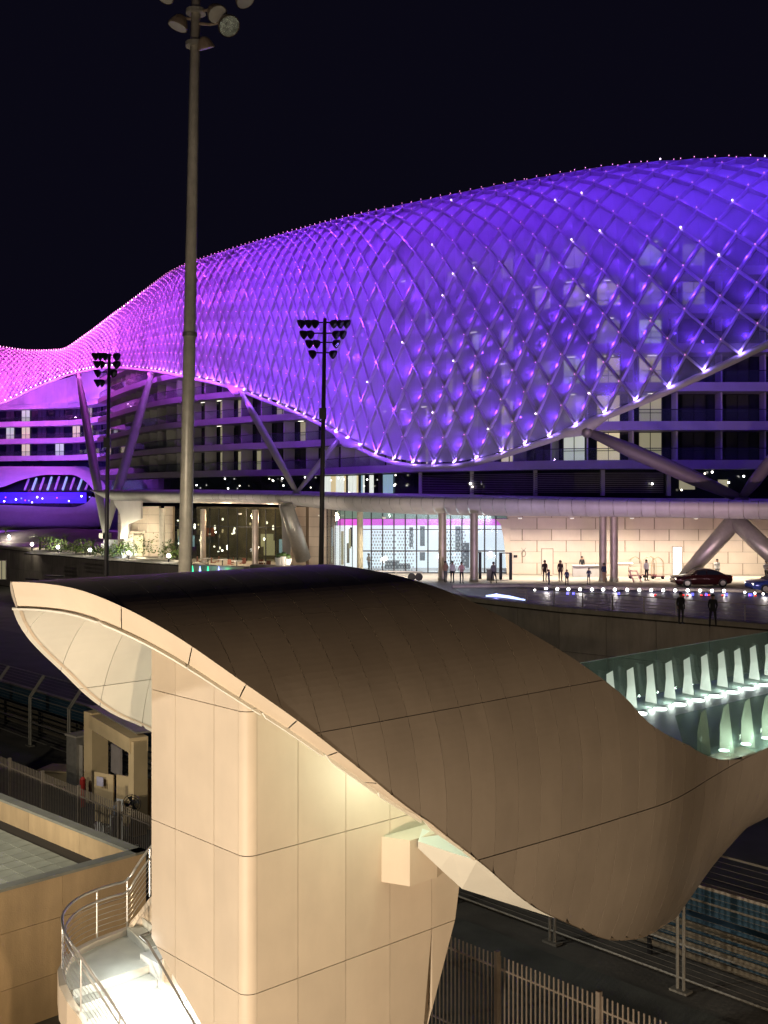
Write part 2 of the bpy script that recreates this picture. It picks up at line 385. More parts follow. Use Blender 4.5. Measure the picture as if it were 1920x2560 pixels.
def bar_mesh(mb, a, b_, n, wd, dp):
    d = (b_ - a).normalized(); sd = d.cross(n).normalized() * wd / 2
    for o0, o1 in ((-dp, .10),):
        q = [a - sd + n * o0, a + sd + n * o0, b_ + sd + n * o0, b_ - sd + n * o0]; t = [a - sd * .8 + n * o1, a + sd * .8 + n * o1, b_ + sd * .8 + n * o1, b_ - sd * .8 + n * o1]
        mb.hexa(q, t)
bars = []
for (r, c), p in node.items():
    o = 1 if r % 2 else 0
    for c2 in (c + o, c - 1 + o):
        if (r + 1, c2) in node:
            q = node[(r + 1, c2)]; n = nrm(r, c); wd = .20 if p.y < 130 else .13
            s0 = 960 + F * p.x / p.y; l = (Vector((F * p.x / p.y, F * p.z / p.y)) - Vector((F * q.x / q.y, F * q.z / q.y))).length
            mb = MB(); bar_mesh(mb, p, q, n, wd, .34); bars.append((l if -20 < s0 < 1940 else 0, mb))
bars.sort(key=lambda q: -q[0]); rest = MB()
for i, (l, mb) in enumerate(bars):
    if i < 300: mb.obj('steel_bar', M['bar'], gs)
    else: rest.add(mb.v, mb.f)
rest.obj('steel_bars', M['bar'], gs, kind='stuff')
# edge beam along the bottom, thicker to the right
eb = MB(); pts = [node[(0, c)] + Vector((0, .1, -.35)) for c in range(NC)]
rad = [.20 if p.y > 160 else (.22 if 960 + F * p.x / p.y < 1150 else .29) for p in pts]
eb.tube(pts, rad, 10); eb.obj('edge_beam', M['slabw'], gs, smooth=True)
# node lamps: small spikes on every node
ln = MB(); lp = MB()
for (r, c), p in node.items():
    n = nrm(r, c); sx = 960 + F * p.x / p.y
    if not (-60 < sx < 2000): continue
    s = .055
    tgt = ln if (r == 0 or r / NR * WMAX > .86 or (sx > 900 and random.random() < .07)) else lp
    if tgt is ln and r: s = .18 if r / NR * WMAX > .86 else .065
    if sx < 300: s = .10
    q = p + n * .25
    tgt.box(q, (s, s, s * 1.6)); 
ln.obj('node_lamps', M['led'], gs, kind='stuff'); lp.obj('small_node_lamps', M['ledp'], gs, kind='stuff')
# real light of the shell's LED fixtures
def shellcol(sx):
    k = min(max((sx - 120) / 560, 0), 1); a = (.90, .11, .82); b_ = (.225, .028, 1.0); k = k ** .75; j = min(max((sx - 700) / 1100, 0), 1); b_ = (.25 - .11 * j, .035, 1.0)
    return tuple(a[i] * (1 - k) + b_[i] * k for i in range(3))
nl = 0
for r in range(0, NR - 3):
    for c in range(NC):
        p = node.get((r, c))
        if p is None: continue
        sx = 960 + F * p.x / p.y; sy = HY - F * (p.z - ZC) / p.y
        if not (-120 < sx < 2080): continue
        if sx < 1000 and r % 2: continue
        if sx < 620 and (c % 3 or (r // 2) % 2): continue
        if 620 <= sx < 1000 and ((c + r // 2) % 2): continue
        n = nrm(r, c)
        if sx < 1000:
            q = p + n * 2.6; e = 1400 if sx < 620 else 650
            if sx < 300: e = 1500
            tg = p
        else: q = p + n * .85 + Vector((.35, 0, 1.6)); e = 150; tg = p + Vector((.2, 0, 1.9))
        lamp('shell_led', 'SPOT', q, e, shellcol(sx), tg, size=.12, spot=150, blend=.6); nl += 1
for c in range(0, NC):
    p = node[(0, c)]; sx = 960 + F * p.x / p.y
    if 380 < sx < 2000: lamp('edge_led', 'POINT', p + nrm(0, c) * .35 + Vector((.1, 0, .15)), 70 if sx > 800 else 45, tuple(.14 + .86 * q for q in shellcol(sx)), size=.06)
for r in range(2, 16, 3):      # inner row lighting the balconies behind the shell
    for c in range(r % 2, NC, 3):
        p = node.get((r, c))
        if p is None: continue
        sx = 960 + F * p.x / p.y
        if 560 < sx < 2080: n = nrm(r, c); lamp('inner_led', 'SPOT', p - n * 1.2, 330, shellcol(sx), p - n * 6, size=.15, spot=150, blend=.7)
print('columns', NC, 'panes', len(cand), 'bars', len(bars), 'leds', nl)
#==PART2==
# ================================================================== HOTEL
FT = [(2500, 100), (2200, 101), (1920, 102), (1640, 102), (1440, 103), (1300, 107), (1120, 114), (960, 124), (800, 139), (620, 148), (450, 160), (360, 174), (300, 190), (262, 204)]
ffx, ffy, fs = poly_px(FT)
SL = fs[-1]
def facade(s, off=0):
    x, y = ffx(s), ffy(s); e = .3; dx, dy = ffx(min(s + e, SL)) - ffx(max(s - e, 0)), ffy(min(s + e, SL)) - ffy(max(s - e, 0)); l = math.hypot(dx, dy)
    n = Vector((-dy / l, dx / l, 0))
    if n.y > 0: n = -n
    return Vector((x, y, 0)) + n * off, n
def band(mb, fn, s0, s1, o0, o1, z0, z1, step=2.0, mi=0):
    N = max(1, int(abs(s1 - s0) / step)); rows = []
    for i in range(N + 1):
        s = s0 + (s1 - s0) * i / N; a = fn(s, o0)[0]; b_ = fn(s, o1)[0]
        za = z0(s) if callable(z0) else z0; zb_ = z1(s) if callable(z1) else z1
        rows.append([Vector((a.x, a.y, za)), Vector((b_.x, b_.y, za)), Vector((b_.x, b_.y, zb_)), Vector((a.x, a.y, zb_)), Vector((a.x, a.y, za))])
    mb.grid(rows, mi); mb.add(rows[0][:4], [(0, 1, 2, 3)], mi); mb.add(rows[-1][:4], [(3, 2, 1, 0)], mi); return mb
hotel = thing('hotel', 'long curved hotel with white balcony slabs and curtained rooms behind the violet canopy', 'building')
bk = MB(); band(bk, facade, 0, SL, -2.2, -14, ZC - 1.0, ZC + 24.2, 4); bk.obj('wall', M['facdark'], hotel)
z0s = lambda k: ZC + 2.5 + 3.5 * k
slabs = []; slm = mat('painted slab edge', (.29, .28, .29), .5, 0, .06, .5, streak=.06)
for k in range(7):
    mb = MB(); band(mb, facade, 0, SL, 1.3 if k else 1.6, -2.1, z0s(k) - .42, z0s(k) + .38, 3); o = mb.obj('balcony_slab', slm, hotel); slabs.append(o)
    if k < 6:
        mb = MB(); band(mb, facade, 2, SL - 1, 1.15, 1.12, z0s(k) + .4, z0s(k) + 1.42, 6); mb.obj('balustrade', M['glassr'], hotel)
        rl = MB()
        rl.tube([facade(s, 1.13)[0] + Vector((0, 0, z0s(k) + 1.45)) for s in np.arange(2, SL - 1, 3)], .035, 5); rl.obj('handrail', M['frame'], hotel)
mb = MB(); band(mb, facade, 0, SL, -1.0, -13, ZC + 24.2, ZC + 25.0, 4); mb.obj('roof', M['slabw'], hotel)
# windows, a bay of four metres
BAY = 4.05; nb = int(SL / BAY); litp = [M['lit_a'], M['lit_b'], M['lit_c'], M['lit_d'], M['room']]
rnd = random.Random(11)
wf = MB()
for (x0, x1) in ((-1.1, -1.04), (-.02, .02), (1.04, 1.1)): wf.box(((x0 + x1) / 2, -.06, 1.33), (x1 - x0, .08, 2.66))
for z in (.03, .95, 2.63): wf.box((0, -.06, z), (2.2, .08, .06))
WFM = wf.mesh('window_frame', M['frame'])
pn = MB().box((0, 0, 0), (1.0, .03, .86)); pn2 = MB().box((0, 0, 0), (1.0, .03, 1.62))
def pmesh(mb, m): return mb.mesh('pane', m)
PL = {}
for i, m_ in enumerate(litp): PL[i] = (pmesh(pn, m_), pmesh(pn2, m_))
finm = MB().box((0, 0, 1.34), (.12, 1.9, 2.68)).mesh('partition', M['slabw'])
sof = MB().box((0, 0, 0), (.9, .12, .04)).mesh('downlight', M['lampsoft'])
for i in range(nb):
    s = (i + .5) * BAY; p, n = facade(s, -2.1); sx = 960 + F * p.x / p.y
    if sx > 1985: continue
    rz = math.atan2(n.x, -n.y)
    for k in range(6):
        zz = z0s(k) + .4; sy = HY - F * (zz + 1.3 - ZC) / p.y
        xb = min(max(sx, -300), 2500)
        if sy < fty(sx) - 20: continue
        r_ = rnd.random()
        if sx > 1690: st = 4 if r_ < .93 else 2
        elif sx < 470: st = 2 if r_ < .25 else 4
        elif k <= 2: st = 0 if r_ < .40 else 1 if r_ < .60 else 2 if r_ < .9 else 4
        else: st = 1 if r_ < .26 else 0 if r_ < .46 else 2 if r_ < .66 else 4
        if 470 <= sx < 1000 and k <= 2: st = 2 if r_ < .62 else 3 if r_ < .72 else 0 if r_ < .78 else 4
        wo = link('window', WFM, hotel, (p.x + n.x * .03, p.y + n.y * .03, zz), rz)
        for q in (-1, 1):
            a = link('pane', PL[st][1], wo, (q * .53, .02, 1.79)); c_ = link('pane', PL[st][0], wo, (q * .53, .02, .49))
        if k and st < 3 and r_ * 7 % 1 < .5:
            d_ = link('downlight', sof, hotel, (p.x + n.x * 1.0, p.y + n.y * 1.0, z0s(k + 1) - .45 if k < 7 else zz), rz)
    q, n = facade(s + BAY / 2, -1.1)
    for k in range(6): link('partition', finm, hotel, (q.x, q.y, z0s(k) + .4), rz)
# podium level: louvres, lit lounge
def s_at(px):
    best = min(np.arange(0, SL, .5), key=lambda s: abs(960 + F * ffx(s) / ffy(s) - px)); return float(best)
zl0, zl1 = ZC - .35, z0s(0) - .42
mb = MB(); band(mb, facade, 0, SL, -1.2, -2.1, zl0 - .6, zl1, 3); mb.obj('podium_wall', M['facdark'], hotel)
for q in range(11):
    zz = zl0 + .3 + q * .175
    mb = MB(); band(mb, facade, s_at(1668), s_at(1040), -.6, -.95, zz, zz + .07, 4); mb.obj('louvre_slat', mat('slat', (.16, .14, .16), .5, .3, .1) if q == 0 else bpy.data.materials['slat'], hotel)
for px in (1670, 1500, 1330, 1170, 1036):
    p, n = facade(s_at(px), -.8); mb = MB(); mb.box((p.x, p.y, (zl0 + zl1) / 2), (.35, .5, zl1 - zl0)); mb.obj('louvre_post', M['slabw'], hotel)
sa, sb = s_at(960), s_at(790); rnd2 = random.Random(5)
lc = [glow('lounge pane white', (.9, .95, .85), .8), glow('lounge pane blue', (.45, .7, .85), .45), glow('lounge pane warm', (1, .8, .45), .6), M['facdark'], M['room']]
s = sa
while s < sb:
    wd = rnd2.choice([.5, .8, 1.2]); p, n = facade(s + wd / 2, -1.1); mb = MB(); mb.box((0, 0, 1.2), (wd * .9, .05, 2.3))
    o = mb.obj('lounge_pane', lc[rnd2.choice([0, 0, 1, 2, 2, 3, 4])], hotel); o.location = (p.x, p.y, zl0 - .05); o.rotation_euler = (0, 0, math.atan2(n.x, -n.y)); s += wd
sa, sb = s_at(1925), s_at(1700); s = sa
while s < sb:
    wd = rnd2.choice([.6, 1.0, 1.6]); p, n = facade(s + wd / 2, -1.1); mb = MB(); mb.box((0, 0, .9), (wd * .9, .05, .5 + rnd2.random() * .9))
    o = mb.obj('lounge_pane', [M['room'], M['facdark'], M['lit_c'], lc[1], M['lit_c']][rnd2.randrange(5)], hotel); o.location = (p.x, p.y, zl0 + .2); o.rotation_euler = (0, 0, math.atan2(n.x, -n.y)); s += wd
for i in range(46):      # chandeliers and table lamps scattered along the podium terrace
    s = rnd2.uniform(s_at(1915), s_at(430)); sx = 960 + F * ffx(s) / ffy(s)
    if 1040 < sx < 1680 and i % 3: continue
    p, n = facade(s, -.4); mb = MB(); mb.ell((0, 0, 0), (.10, .10, .10), 6, 4)
    o = mb.obj('terrace_light', M['lampw'] if i % 2 else M['lampsoft'], hotel); o.location = (p.x, p.y, zl0 + rnd2.uniform(.25, 2.2))

# ------------------------------------------------------------------ podium canopy (curved white fascia)
PT = [(2600, 78, 1268, 1312), (2200, 82, 1260, 1306), (1920, 86, 1251, 1300), (1640, 89, 1249, 1294), (1440, 91, 1246, 1292), (1200, 94, 1242, 1290), (960, 99, 1239, 1284), (820, 104, 1236, 1276), (700, 109, 1234, 1264), (600, 113, 1232, 1260), (480, 119, 1229, 1258), (360, 127, 1226, 1257), (300, 131, 1225, 1256), (250, 134, 1224, 1248), (226, 136, 1224, 1229)]
pfx, pfy, ps = poly_px([(a, b) for a, b, c, d in PT])
zt_ = pchip(ps, [ZC + (HY - c) / F * b for a, b, c, d in PT]); zb_ = pchip(ps, [ZC + (HY - d) / F * b for a, b, c, d in PT])
pod = thing('podium_canopy', 'long white curved canopy band over the hotel entrance, tinted violet by the shell', 'canopy')
def pfac(s, off=0):
    x, y = pfx(s), pfy(s); e = .4; dx, dy = pfx(min(s + e, ps[-1])) - pfx(max(s - e, 0)), pfy(min(s + e, ps[-1])) - pfy(max(s - e, 0)); l = math.hypot(dx, dy)
    n = Vector((-dy / l, dx / l, 0));
    if n.y > 0: n = -n
    return Vector((x, y, 0)) + n * off, n
prof = [(-16, 1.02), (-6, 1.0), (-1.5, 1.0), (-.35, .96), (0, .82), (.05, .60), (-.08, .38), (-.5, .14), (-1.4, 0.0), (-6, -.02), (-16, -.02)]
N = 92
for i in range(N):      # fascia panels, one object each
    s0, s1 = ps[-1] * i / N, ps[-1] * (i + 1) / N
    px = 960 + F * pfx(s0) / pfy(s0)
    if px > 2060: continue
    rows = []
    for s in (s0 + .015, (s0 + s1) / 2, s1 - .015):
        h = zt_(s) - zb_(s); row = []
        for o, fz in prof[2:9]:
            q, n = pfac(s, o); row.append(Vector((q.x, q.y, zb_(s) + fz * h)))
        rows.append(row)
    mb = MB(); mb.grid(rows); mb.obj('fascia_panel', M['slabw'], pod, smooth=True)
for nm, idx in (('roof', (0, 1, 2)), ('soffit', (8, 9, 10))):
    rows = []
    for i in range(61):
        s = ps[-1] * i / 60; h = zt_(s) - zb_(s); row = []
        for j in idx:
            o, fz = prof[j]; q, n = pfac(s, o); row.append(Vector((q.x, q.y, zb_(s) + fz * h - .003)))
        rows.append(row)
    mb = MB(); mb.grid(rows); mb.obj(nm, M['slabw'], pod)

# ------------------------------------------------------------------ entrance wall of large tan tiles
ET = [(2300, 101), (1920, 101), (1500, 101), (1268, 102)]
ew = thing('entrance_wall', 'warm lit tiled stone wall under the canopy right of the lobby glass', 'wall')
tile = mat('pale stone tile', (.60, .51, .42), .5, 0, .05, .8, pv=.05, streak=.05)
efx, efy, es_ = poly_px(ET)
W = [Vector((efx(s), efy(s), 0)) for s in np.linspace(0, es_[-1], 2)]
ed = (W[1] - W[0]).normalized(); en = Vector((ed.y, -ed.x, 0));
if en.y > 0: en = -en
L = (W[1] - W[0]).length; ntx = int(L / 2.6); zs = [ZF + .02 + j * 1.03 for j in range(6)]
mb = MB(); q = [W[0] - en * .02, W[1] - en * .02, W[1] - en * .6, W[0] - en * .6]; mb.hexa([v + Vector((0, 0, ZF)) for v in q], [v + Vector((0, 0, ZF + 6.4)) for v in q]); mb.obj('backing', mat('pale mortar', (.30, .25, .19), .9), ew)
tm = MB().box((1.28, 0, .5), (2.565, .06, .998)).mesh('tile', tile)
rze = math.atan2(ed.y, ed.x)
for j in range(6):
    for i in range(ntx):
        off = (i + (.5 if j % 2 else 0)) * L / ntx
        if off + 2.6 > L + .3: off = L - 1.31; half = True
        else: half = False
        p = W[0] + ed * off + en * .03
        if 960 + F * p.x / p.y > 2120: continue
        o = link('tile', tm, ew, (p.x, p.y, zs[j]), rze)
        if half: o.scale = (.5, 1, 1)
def on_wall(px, off=.1):
    # point of the entrance wall at a screen column
    t = min(np.linspace(0, L, 400), key=lambda t: abs(960 + F * (W[0] + ed * t).x / (W[0] + ed * t).y - px)); return W[0] + ed * t + en * off
def doorish(px, w_, h, name, label, mt, fr=True):
    p = on_wall(px, .10); t = thing(name, label, 'door', (p.x, p.y, ZF)); mb = MB().box((0, 0, h / 2), (w_, .06, h)); o = mb.obj('door_leaf', mt, t); o.rotation_euler = (0, 0, rze)
    mb = MB(); mb.box((-w_ / 2 - .04, -.02, h / 2), (.08, .12, h)).box((w_ / 2 + .04, -.02, h / 2), (.08, .12, h)).box((0, -.02, h + .04), (w_ + .16, .12, .08)); o = mb.obj('door_frame', M['conc'] if fr else M['white'], t); o.rotation_euler = (0, 0, rze)
    mb = MB().box((w_ * .36, -.08, h * .48), (.05, .08, .22)); o = mb.obj('handle', M['steel'], t); o.rotation_euler = (0, 0, rze)
doorish(1368, .95, 2.3, 'service_door', 'pale flush service door in the tiled wall right of the emblem', tile)
doorish(1693, .75, 2.5, 'lit_door', 'bright glowing glass door in the tiled wall beside the slanting pillar', glow('door light', (.95, 1, .85), 2.2))
# emblem and small sign on the tiled wall
p = on_wall(1310, .09); t = thing('wall_emblem', 'small dark round emblem on the tiled wall left of the service door', 'emblem', (p.x, p.y, ZF + 1.9))
mb = MB(); mb.tube([(.19 * math.cos(a), 0, .26 * math.sin(a)) for a in np.linspace(0, 2 * math.pi, 13)[:-1]], .035, 5, closed=True)
mb.obj('ring', M['galv'], t); mb = MB(); mb.tube([(-.22, 0, .52), (-.06, 0, .34), (.06, 0, .34), (.22, 0, .52)], .03, 4); mb.tube([(-.1, 0, .3), (.1, 0, .3)], .03, 4); mb.obj('horns', M['galv'], t)
p = on_wall(1289, .09); o = MB().box((0, 0, 0), (.34, .04, .24)).obj('wall_sign', M['black']); o.location = (p.x, p.y, ZF + 1.65); tag(o, 'small dark square sign on the tiled wall left of the emblem', 'sign')
# reception counter and host desk
def at(px, D, z=0): return Vector(((px - 960) / F * D, D, ZF + z))
def counter(px, D, w_, h, label, lit=False):
    p = at(px, D); t = thing('counter', label, 'counter', p); MB().box((0, 0, h / 2), (w_, .6, h)).obj('body', M['slabw'] if not lit else tile, t)
    MB().box((0, -.02, h + .03), (w_ + .1, .75, .06)).obj('counter_top', M['lampsoft'] if lit else M['white'], t)
counter(1464, 99, 2.3, .98, 'white reception counter in front of the tiled wall with a clerk behind')
counter(1556, 99.5, 1.6, 1.15, 'tall pale desk with a glowing top edge right of the paired pillars', True)

# ------------------------------------------------------------------ lobby glass
lob = thing('lobby', 'brightly lit glass hotel lobby with a magenta strip below its ceiling', 'building')
lw_ = glow('lobby wall painted glow', (.93, .98, 1.0), 1.15); lm = glow('magenta light strip', (.85, .10, .75), 1.1); lg = glow('lobby green grey ceiling', (.35, .48, .38), .35)  # back wall and ceiling edge glow in place of room light on them
a, b_ = P(900, 1445, 103.5), P(1268, 1445, 103.5); a.z = b_.z = ZF
mb = MB().box(((a.x + b_.x) / 2 - .6, 110.6, ZF + 2.1), (b_.x - a.x + 4.2, .2, 4.2)); mb.obj('back_wall', lw_, lob)
mb = MB().box(((a.x + b_.x) / 2 - .4, 109.6, ZF + 4.55), (b_.x - a.x + 3.8, .2, .62)); mb.obj('light_strip', lm, lob)
mb = MB().box(((a.x + b_.x) / 2 - .4, 109.2, ZF + 5.55), (b_.x - a.x + 3.8, .2, 1.25)); mb.obj('ceiling_edge', lg, lob)
mb = MB().box(((a.x + b_.x) / 2, 107, ZF + .012), (b_.x - a.x, 7, .02)); mb.obj('lobby_floor', M['white'], lob)
mull = MB().box((0, 0, 3.0), (.11, .18, 6.0)).mesh('mullion', M['frame'])
npn = 13; pw = (b_.x - a.x) / npn
gp_ = MB().box((0, 0, 0), (pw - .1, .03, 1.9)).mesh('lobby_pane', glass('lobby glass', (.9, .96, 1), .86, .03, (.5, .6, .65)))
for i in range(npn + 1): link('mullion', mull, lob, (a.x + i * pw, 103.5, ZF))
for i in range(npn):
    for zc in (1.0, 3.05, 5.05): link('lobby_pane', gp_, lob, (a.x + (i + .5) * pw, 103.5, ZF + zc))
for z, th in ((2.05, .12), (4.05, .08), (.04, .08)): MB().box(((a.x + b_.x) / 2, 103.42, ZF + z), (b_.x - a.x, .1, th)).obj('transom', M['frame'], lob)
# patterned screens, furniture silhouettes inside
scm = mat('perforated screen', (.55, .58, .62), .5, 0, .1)
for k, (x0, x1) in enumerate(((930, 985), (995, 1030), (1118, 1160))):
    mb = MB(); w0, w1 = (x0 - 960) / F * 106, (x1 - 960) / F * 106
    for i in np.arange(w0, w1, .26):
        for j in np.arange(.1, 4.0, .30):
            mb.box((i + (.13 if int(j / .3) % 2 else 0), 106, ZF + j), (.13, .05, .17))
    mb.obj('patterned_screen', scm, lob)
for px, w_, h0, h1 in ((1028, .35, 2.2, 4.1), (1056, .45, 2.3, 4.2), (1145, .5, 1.9, 4.2), (1056, .5, .9, 1.7), (1105, .5, .0, 1.2), (980, 1.4, .1, .9), (1010, 1.2, .1, .6), (1165, .6, .2, 2.6)):
    MB().box(((px - 960) / F * 108, 108, ZF + (h0 + h1) / 2), (w_, .3, h1 - h0)).obj('lobby_furnishing', mat('grey furnishing', (.10, .11, .14), .6) if 'grey furnishing' not in bpy.data.materials else bpy.data.materials['grey furnishing'], lob)
# curved glass end to the left
cg = [P(818, 1400, 111), P(838, 1400, 107.5), P(862, 1400, 105.2), P(900, 1400, 103.6)]
for q in cg: q.z = ZF
cgx = []
for i in range(len(cg) - 1):
    for k in range(2): cgx.append(cg[i].lerp(cg[i + 1], k / 2))
cgx.append(cg[-1]); mull3 = MB().box((0, 0, 3.0), (.07, .12, 6.0)).mesh('mullion', M['frame'])
for i, (p, q) in enumerate(zip(cgx, cgx[1:])):
    d = q - p; mb = MB().box((0, 0, 3.0), (d.length - .06, .03, 5.9)); o = mb.obj('curved_pane', M['glassr'], lob); o.location = (p + q) / 2; o.rotation_euler = (0, 0, math.atan2(d.y, d.x))
    link('mullion', mull3, lob, p)
rr = random.Random(3)
for i in range(20):
    px = rr.uniform(826, 898); mb = MB().box(((px - 960) / F * 110, 110 + rr.uniform(0, 2), ZF + rr.uniform(1.4, 3.4)), (rr.uniform(.1, .3), .1, rr.uniform(1.2, 3.6))); mb.obj('lounge_panel', [M['lit_b'], lc[1], M['room'], M['galv'], M['lit_c']][i % 5], lob)
lamp('lobby_light', 'AREA', (6, 104.5, ZF + 5.5), 900, (1, .98, .95), (4, 98, ZF), 8, sy=2)

# tiled end wall with curved edge between lobby and tile wall
mb = MB(); pts = [(1240, 1298), (1252, 1312), (1258, 1340), (1263, 1380), (1268, 1442)]
fr_ = [P(x, y, 101.6) for x, y in pts]; bk_ = [P(x + 4, y, 103.4) for x, y in pts]; r_ = [P(1276, y, 101.6) for x, y in pts]
mb.grid([[a_, b2, c_] for a_, b2, c_ in zip(r_, fr_, bk_)]); o = mb.obj('curved_jamb', tile, ew)

# ------------------------------------------------------------------ pillars
def pillar(px, D, r, label, m, grp=None, cat='pillar', y=None):
    p = at(px, D); t = thing('pillar', label, cat, p, grp)
    h = 5.7; MB().tube([(0, 0, 0.02), (0, 0, h)], r, 18).obj('shaft', m, t, smooth=False)
    MB().tube([(0, 0, 0.01), (0, 0, .28)], r + .06, 18).obj('base_ring', M['steel'], t)
    return t
colm = mat('bronze pillar', (.42, .36, .29), .4, .3, .15, 1.2); crm = mat('cream pillar', (.62, .58, .42), .5)
G = 'round pillars under the entrance canopy'
pillar(1106, 95, .34, 'bronze pillar in front of the lobby, left of the entrance pair', colm, G)
pillar(1185, 94, .34, 'bronze pillar in front of the lobby with a lamp glow at its foot, right of the entrance pair', colm, G)
pillar(1507, 94, .31, 'left pillar of the close pair in front of the tiled wall', colm, G)
pillar(1535, 94, .33, 'right pillar of the close pair in front of the tiled wall', colm, G)
pillar(900, 102, .28, 'pale yellow pillar at the left end of the bright lobby glass', crm, G)
pillar(638, 113, .33, 'tan pillar in the middle of the dark restaurant front', colm, G)
pillar(508, 118, .30, 'tan pillar at the left end of the restaurant front', colm, G)
pillar(405, 124, .34, 'dark pillar between the two lit cream wall sections', M['mastgrey'], G)
# slanting steel pylons
def leg(name, label, segs, m=None, cat='pylon'):
    t = thing(name, label, cat, segs[0][0])
    o0 = Vector(segs[0][0])
    for a_, b2, r0, r1 in segs:
        MB().tube([Vector(a_) - o0, (Vector(a_) + Vector(b2)) / 2 - o0, Vector(b2) - o0], [r0, (r0 + r1) / 2 * 1.08, r1], 16).obj('leg', m or M['steel'], t, smooth=True)
    return t
leg('bent_pylon', 'big bent brushed steel pylon standing before the tiled wall at far right', [(at(1700, 93), P(1838, 1300, 91), .52, .72), (P(1838, 1300, 91), P(1952, 1408, 88), .72, .66)])
leg('leaning_pylon', 'leaning steel pylon beside the restaurant, under the canopy', [(P(758, 1398, 110), P(716, 1262, 108), .78, .62)])
# hooded cladding beside the leaning pylon
mb = MB(); pts = [(696, 1258), (704, 1300), (706, 1380), (722, 1398), (728, 1360), (726, 1318), (720, 1300), (745, 1256)]
fr_ = [P(x, y, 110.5) for x, y in pts]; mb.add(fr_ + [v + Vector((0, 1.2, 0)) for v in fr_], [tuple(range(8)), tuple(range(8, 16))[::-1]] + [(i, (i + 1) % 8, 8 + (i + 1) % 8, 8 + i) for i in range(8)])
o = mb.obj('sculpted_pier', M['slabw']); tag(o, 'white sculpted pier leaning left of the steel pylon', 'pier')
# tiled wall between restaurant and curved glass
t = thing('mid_wall', 'plain stone clad wall section between the steel pylon and the curved lobby glass', 'wall')
p0, p1 = P(722, 1400, 114), P(824, 1400, 112); p0.z = p1.z = ZF; d = p1 - p0; rz = math.atan2(d.y, d.x)
o = MB().box((d.length / 2, .2, 3), (d.length, .3, 6)).obj('backing', M['jointtan'], t); o.location = p0; o.rotation_euler = (0, 0, rz)
mm = MB().box((.99, 0, .49), (1.97, .06, .97)).mesh('tile', tile)
for i in range(2):
    for j in range(6): link('tile', mm, t, p0 + d.normalized() * (i * d.length / 2) + Vector((0, -.02, j * 1.0)), rz)
# cream wall sections on the left
def wallsec(x0, x1, D0, D1, label, nx_, ny=6, h=5.9):
    t = thing('cream_wall', label, 'wall'); p0, p1 = at(x0, D0), at(x1, D1); d = p1 - p0; rz = math.atan2(d.y, d.x); w_ = d.length / nx_
    o = MB().box((d.length / 2, .2, h / 2), (d.length, .3, h)).obj('backing', M['jointtan'], t); o.location = p0; o.rotation_euler = (0, 0, rz)
    mm = MB().box((w_ / 2, 0, h / ny / 2), (w_ - .03, .06, h / ny - .03)).mesh('tile', tile)
    for i in range(nx_):
        for j in range(ny): link('tile', mm, t, p0 + d.normalized() * (i * w_) + Vector((0, -.02, j * h / ny)), rz)
    return p0, d, rz
wallsec(295, 398, 128, 126, 'lit cream tiled wall with a doorway behind the planting on the left', 4)
wallsec(411, 432, 125, 124.5, 'narrow lit cream tiled wall strip just left of the tall mast', 1)
lamp('wall_washer', 'SPOT', at(345, 122, .3), 900, (1, .82, .55), at(345, 127, 3), .2, 110, .7)
lamp('wall_washer', 'SPOT', at(421, 120, .3), 320, (1, .85, .6), at(421, 125, 3), .2, 90, .7)
p = at(335, 126.3); t = thing('cream_doorway', 'pale doorway recess in the cream wall on the left', 'door', p)
MB().box((-.6, 0, 1.4), (1.0, .1, 2.8)).obj('door_leaf', M['creamin'], t); MB().box((.5, -.05, 1.3), (1.0, .1, 2.6)).obj('door_leaf', crm, t); MB().box((0, -.02, 2.95), (2.6, .2, .2)).obj('lintel', tile, t)
# swooping shoulder left of the cream wall
mb = MB(); pts = [(282, 1252), (300, 1285), (303, 1330), (300, 1346), (318, 1346), (322, 1310), (352, 1297), (352, 1252)]
fr_ = [P(x, y, 124) for x, y in pts]; mb.add(fr_ + [v + Vector((0, 1.0, 0)) for v in fr_], [tuple(range(8)), tuple(range(8, 16))[::-1]] + [(i, (i + 1) % 8, 8 + (i + 1) % 8, 8 + i) for i in range(8)])
tag(mb.obj('curved_pier', M['slabw']), 'white curved pier at the left end of the entrance canopy', 'pier')

# ------------------------------------------------------------------ restaurant front (dark glass with lamps and tables)
rest_ = thing('restaurant_front', 'dim glass restaurant front with hanging lamps between two tan pillars', 'building')
p0, p1 = at(436, 127), at(722, 119); d = p1 - p0; rz = math.atan2(d.y, d.x)
o = MB().box((d.length / 2, 4, 2.9), (d.length, .3, 5.8)).obj('back_wall', mat('restaurant back wall', (.14, .11, .075), .8, 0, .6, .5), rest_); o.location = p0; o.rotation_euler = (0, 0, rz)
gm_ = MB().box((0, 0, 2.85), (1.2, .03, 5.6)).mesh('glass_pane', glass('restaurant glass', (.78, .80, .74), .94, .03, (.1, .12, .11)))
mull2 = MB().box((0, 0, 2.85), (.08, .12, 5.7)).mesh('mullion', M['frame'])
for i in range(int(d.length / 1.28) + 1):
    q = p0 + d.normalized() * (i * 1.28); link('mullion', mull2, rest_, q, rz); link('glass_pane', gm_, rest_, q + d.normalized() * .64, rz)
o = MB().box((d.length / 2, -.05, 3.7), (d.length, .12, .1)).obj('transom', M['frame'], rest_); o.location = p0; o.rotation_euler = (0, 0, rz)
rr = random.Random(9)
for i in range(34):
    f = rr.random(); q = p0 + d * f + Vector((0, rr.uniform(.6, 3), 0)); m_ = [M['lampw'], M['lampsoft'], M['lampsoft'], M['lit_a']][i % 4]
    MB().ell((0, 0, 0), (.11, .11, rr.choice([.11, .16, .3])), 8, 5).obj('hanging_lamp', m_, rest_).location = q + Vector((0, 0, rr.uniform(.8, 4.6)))
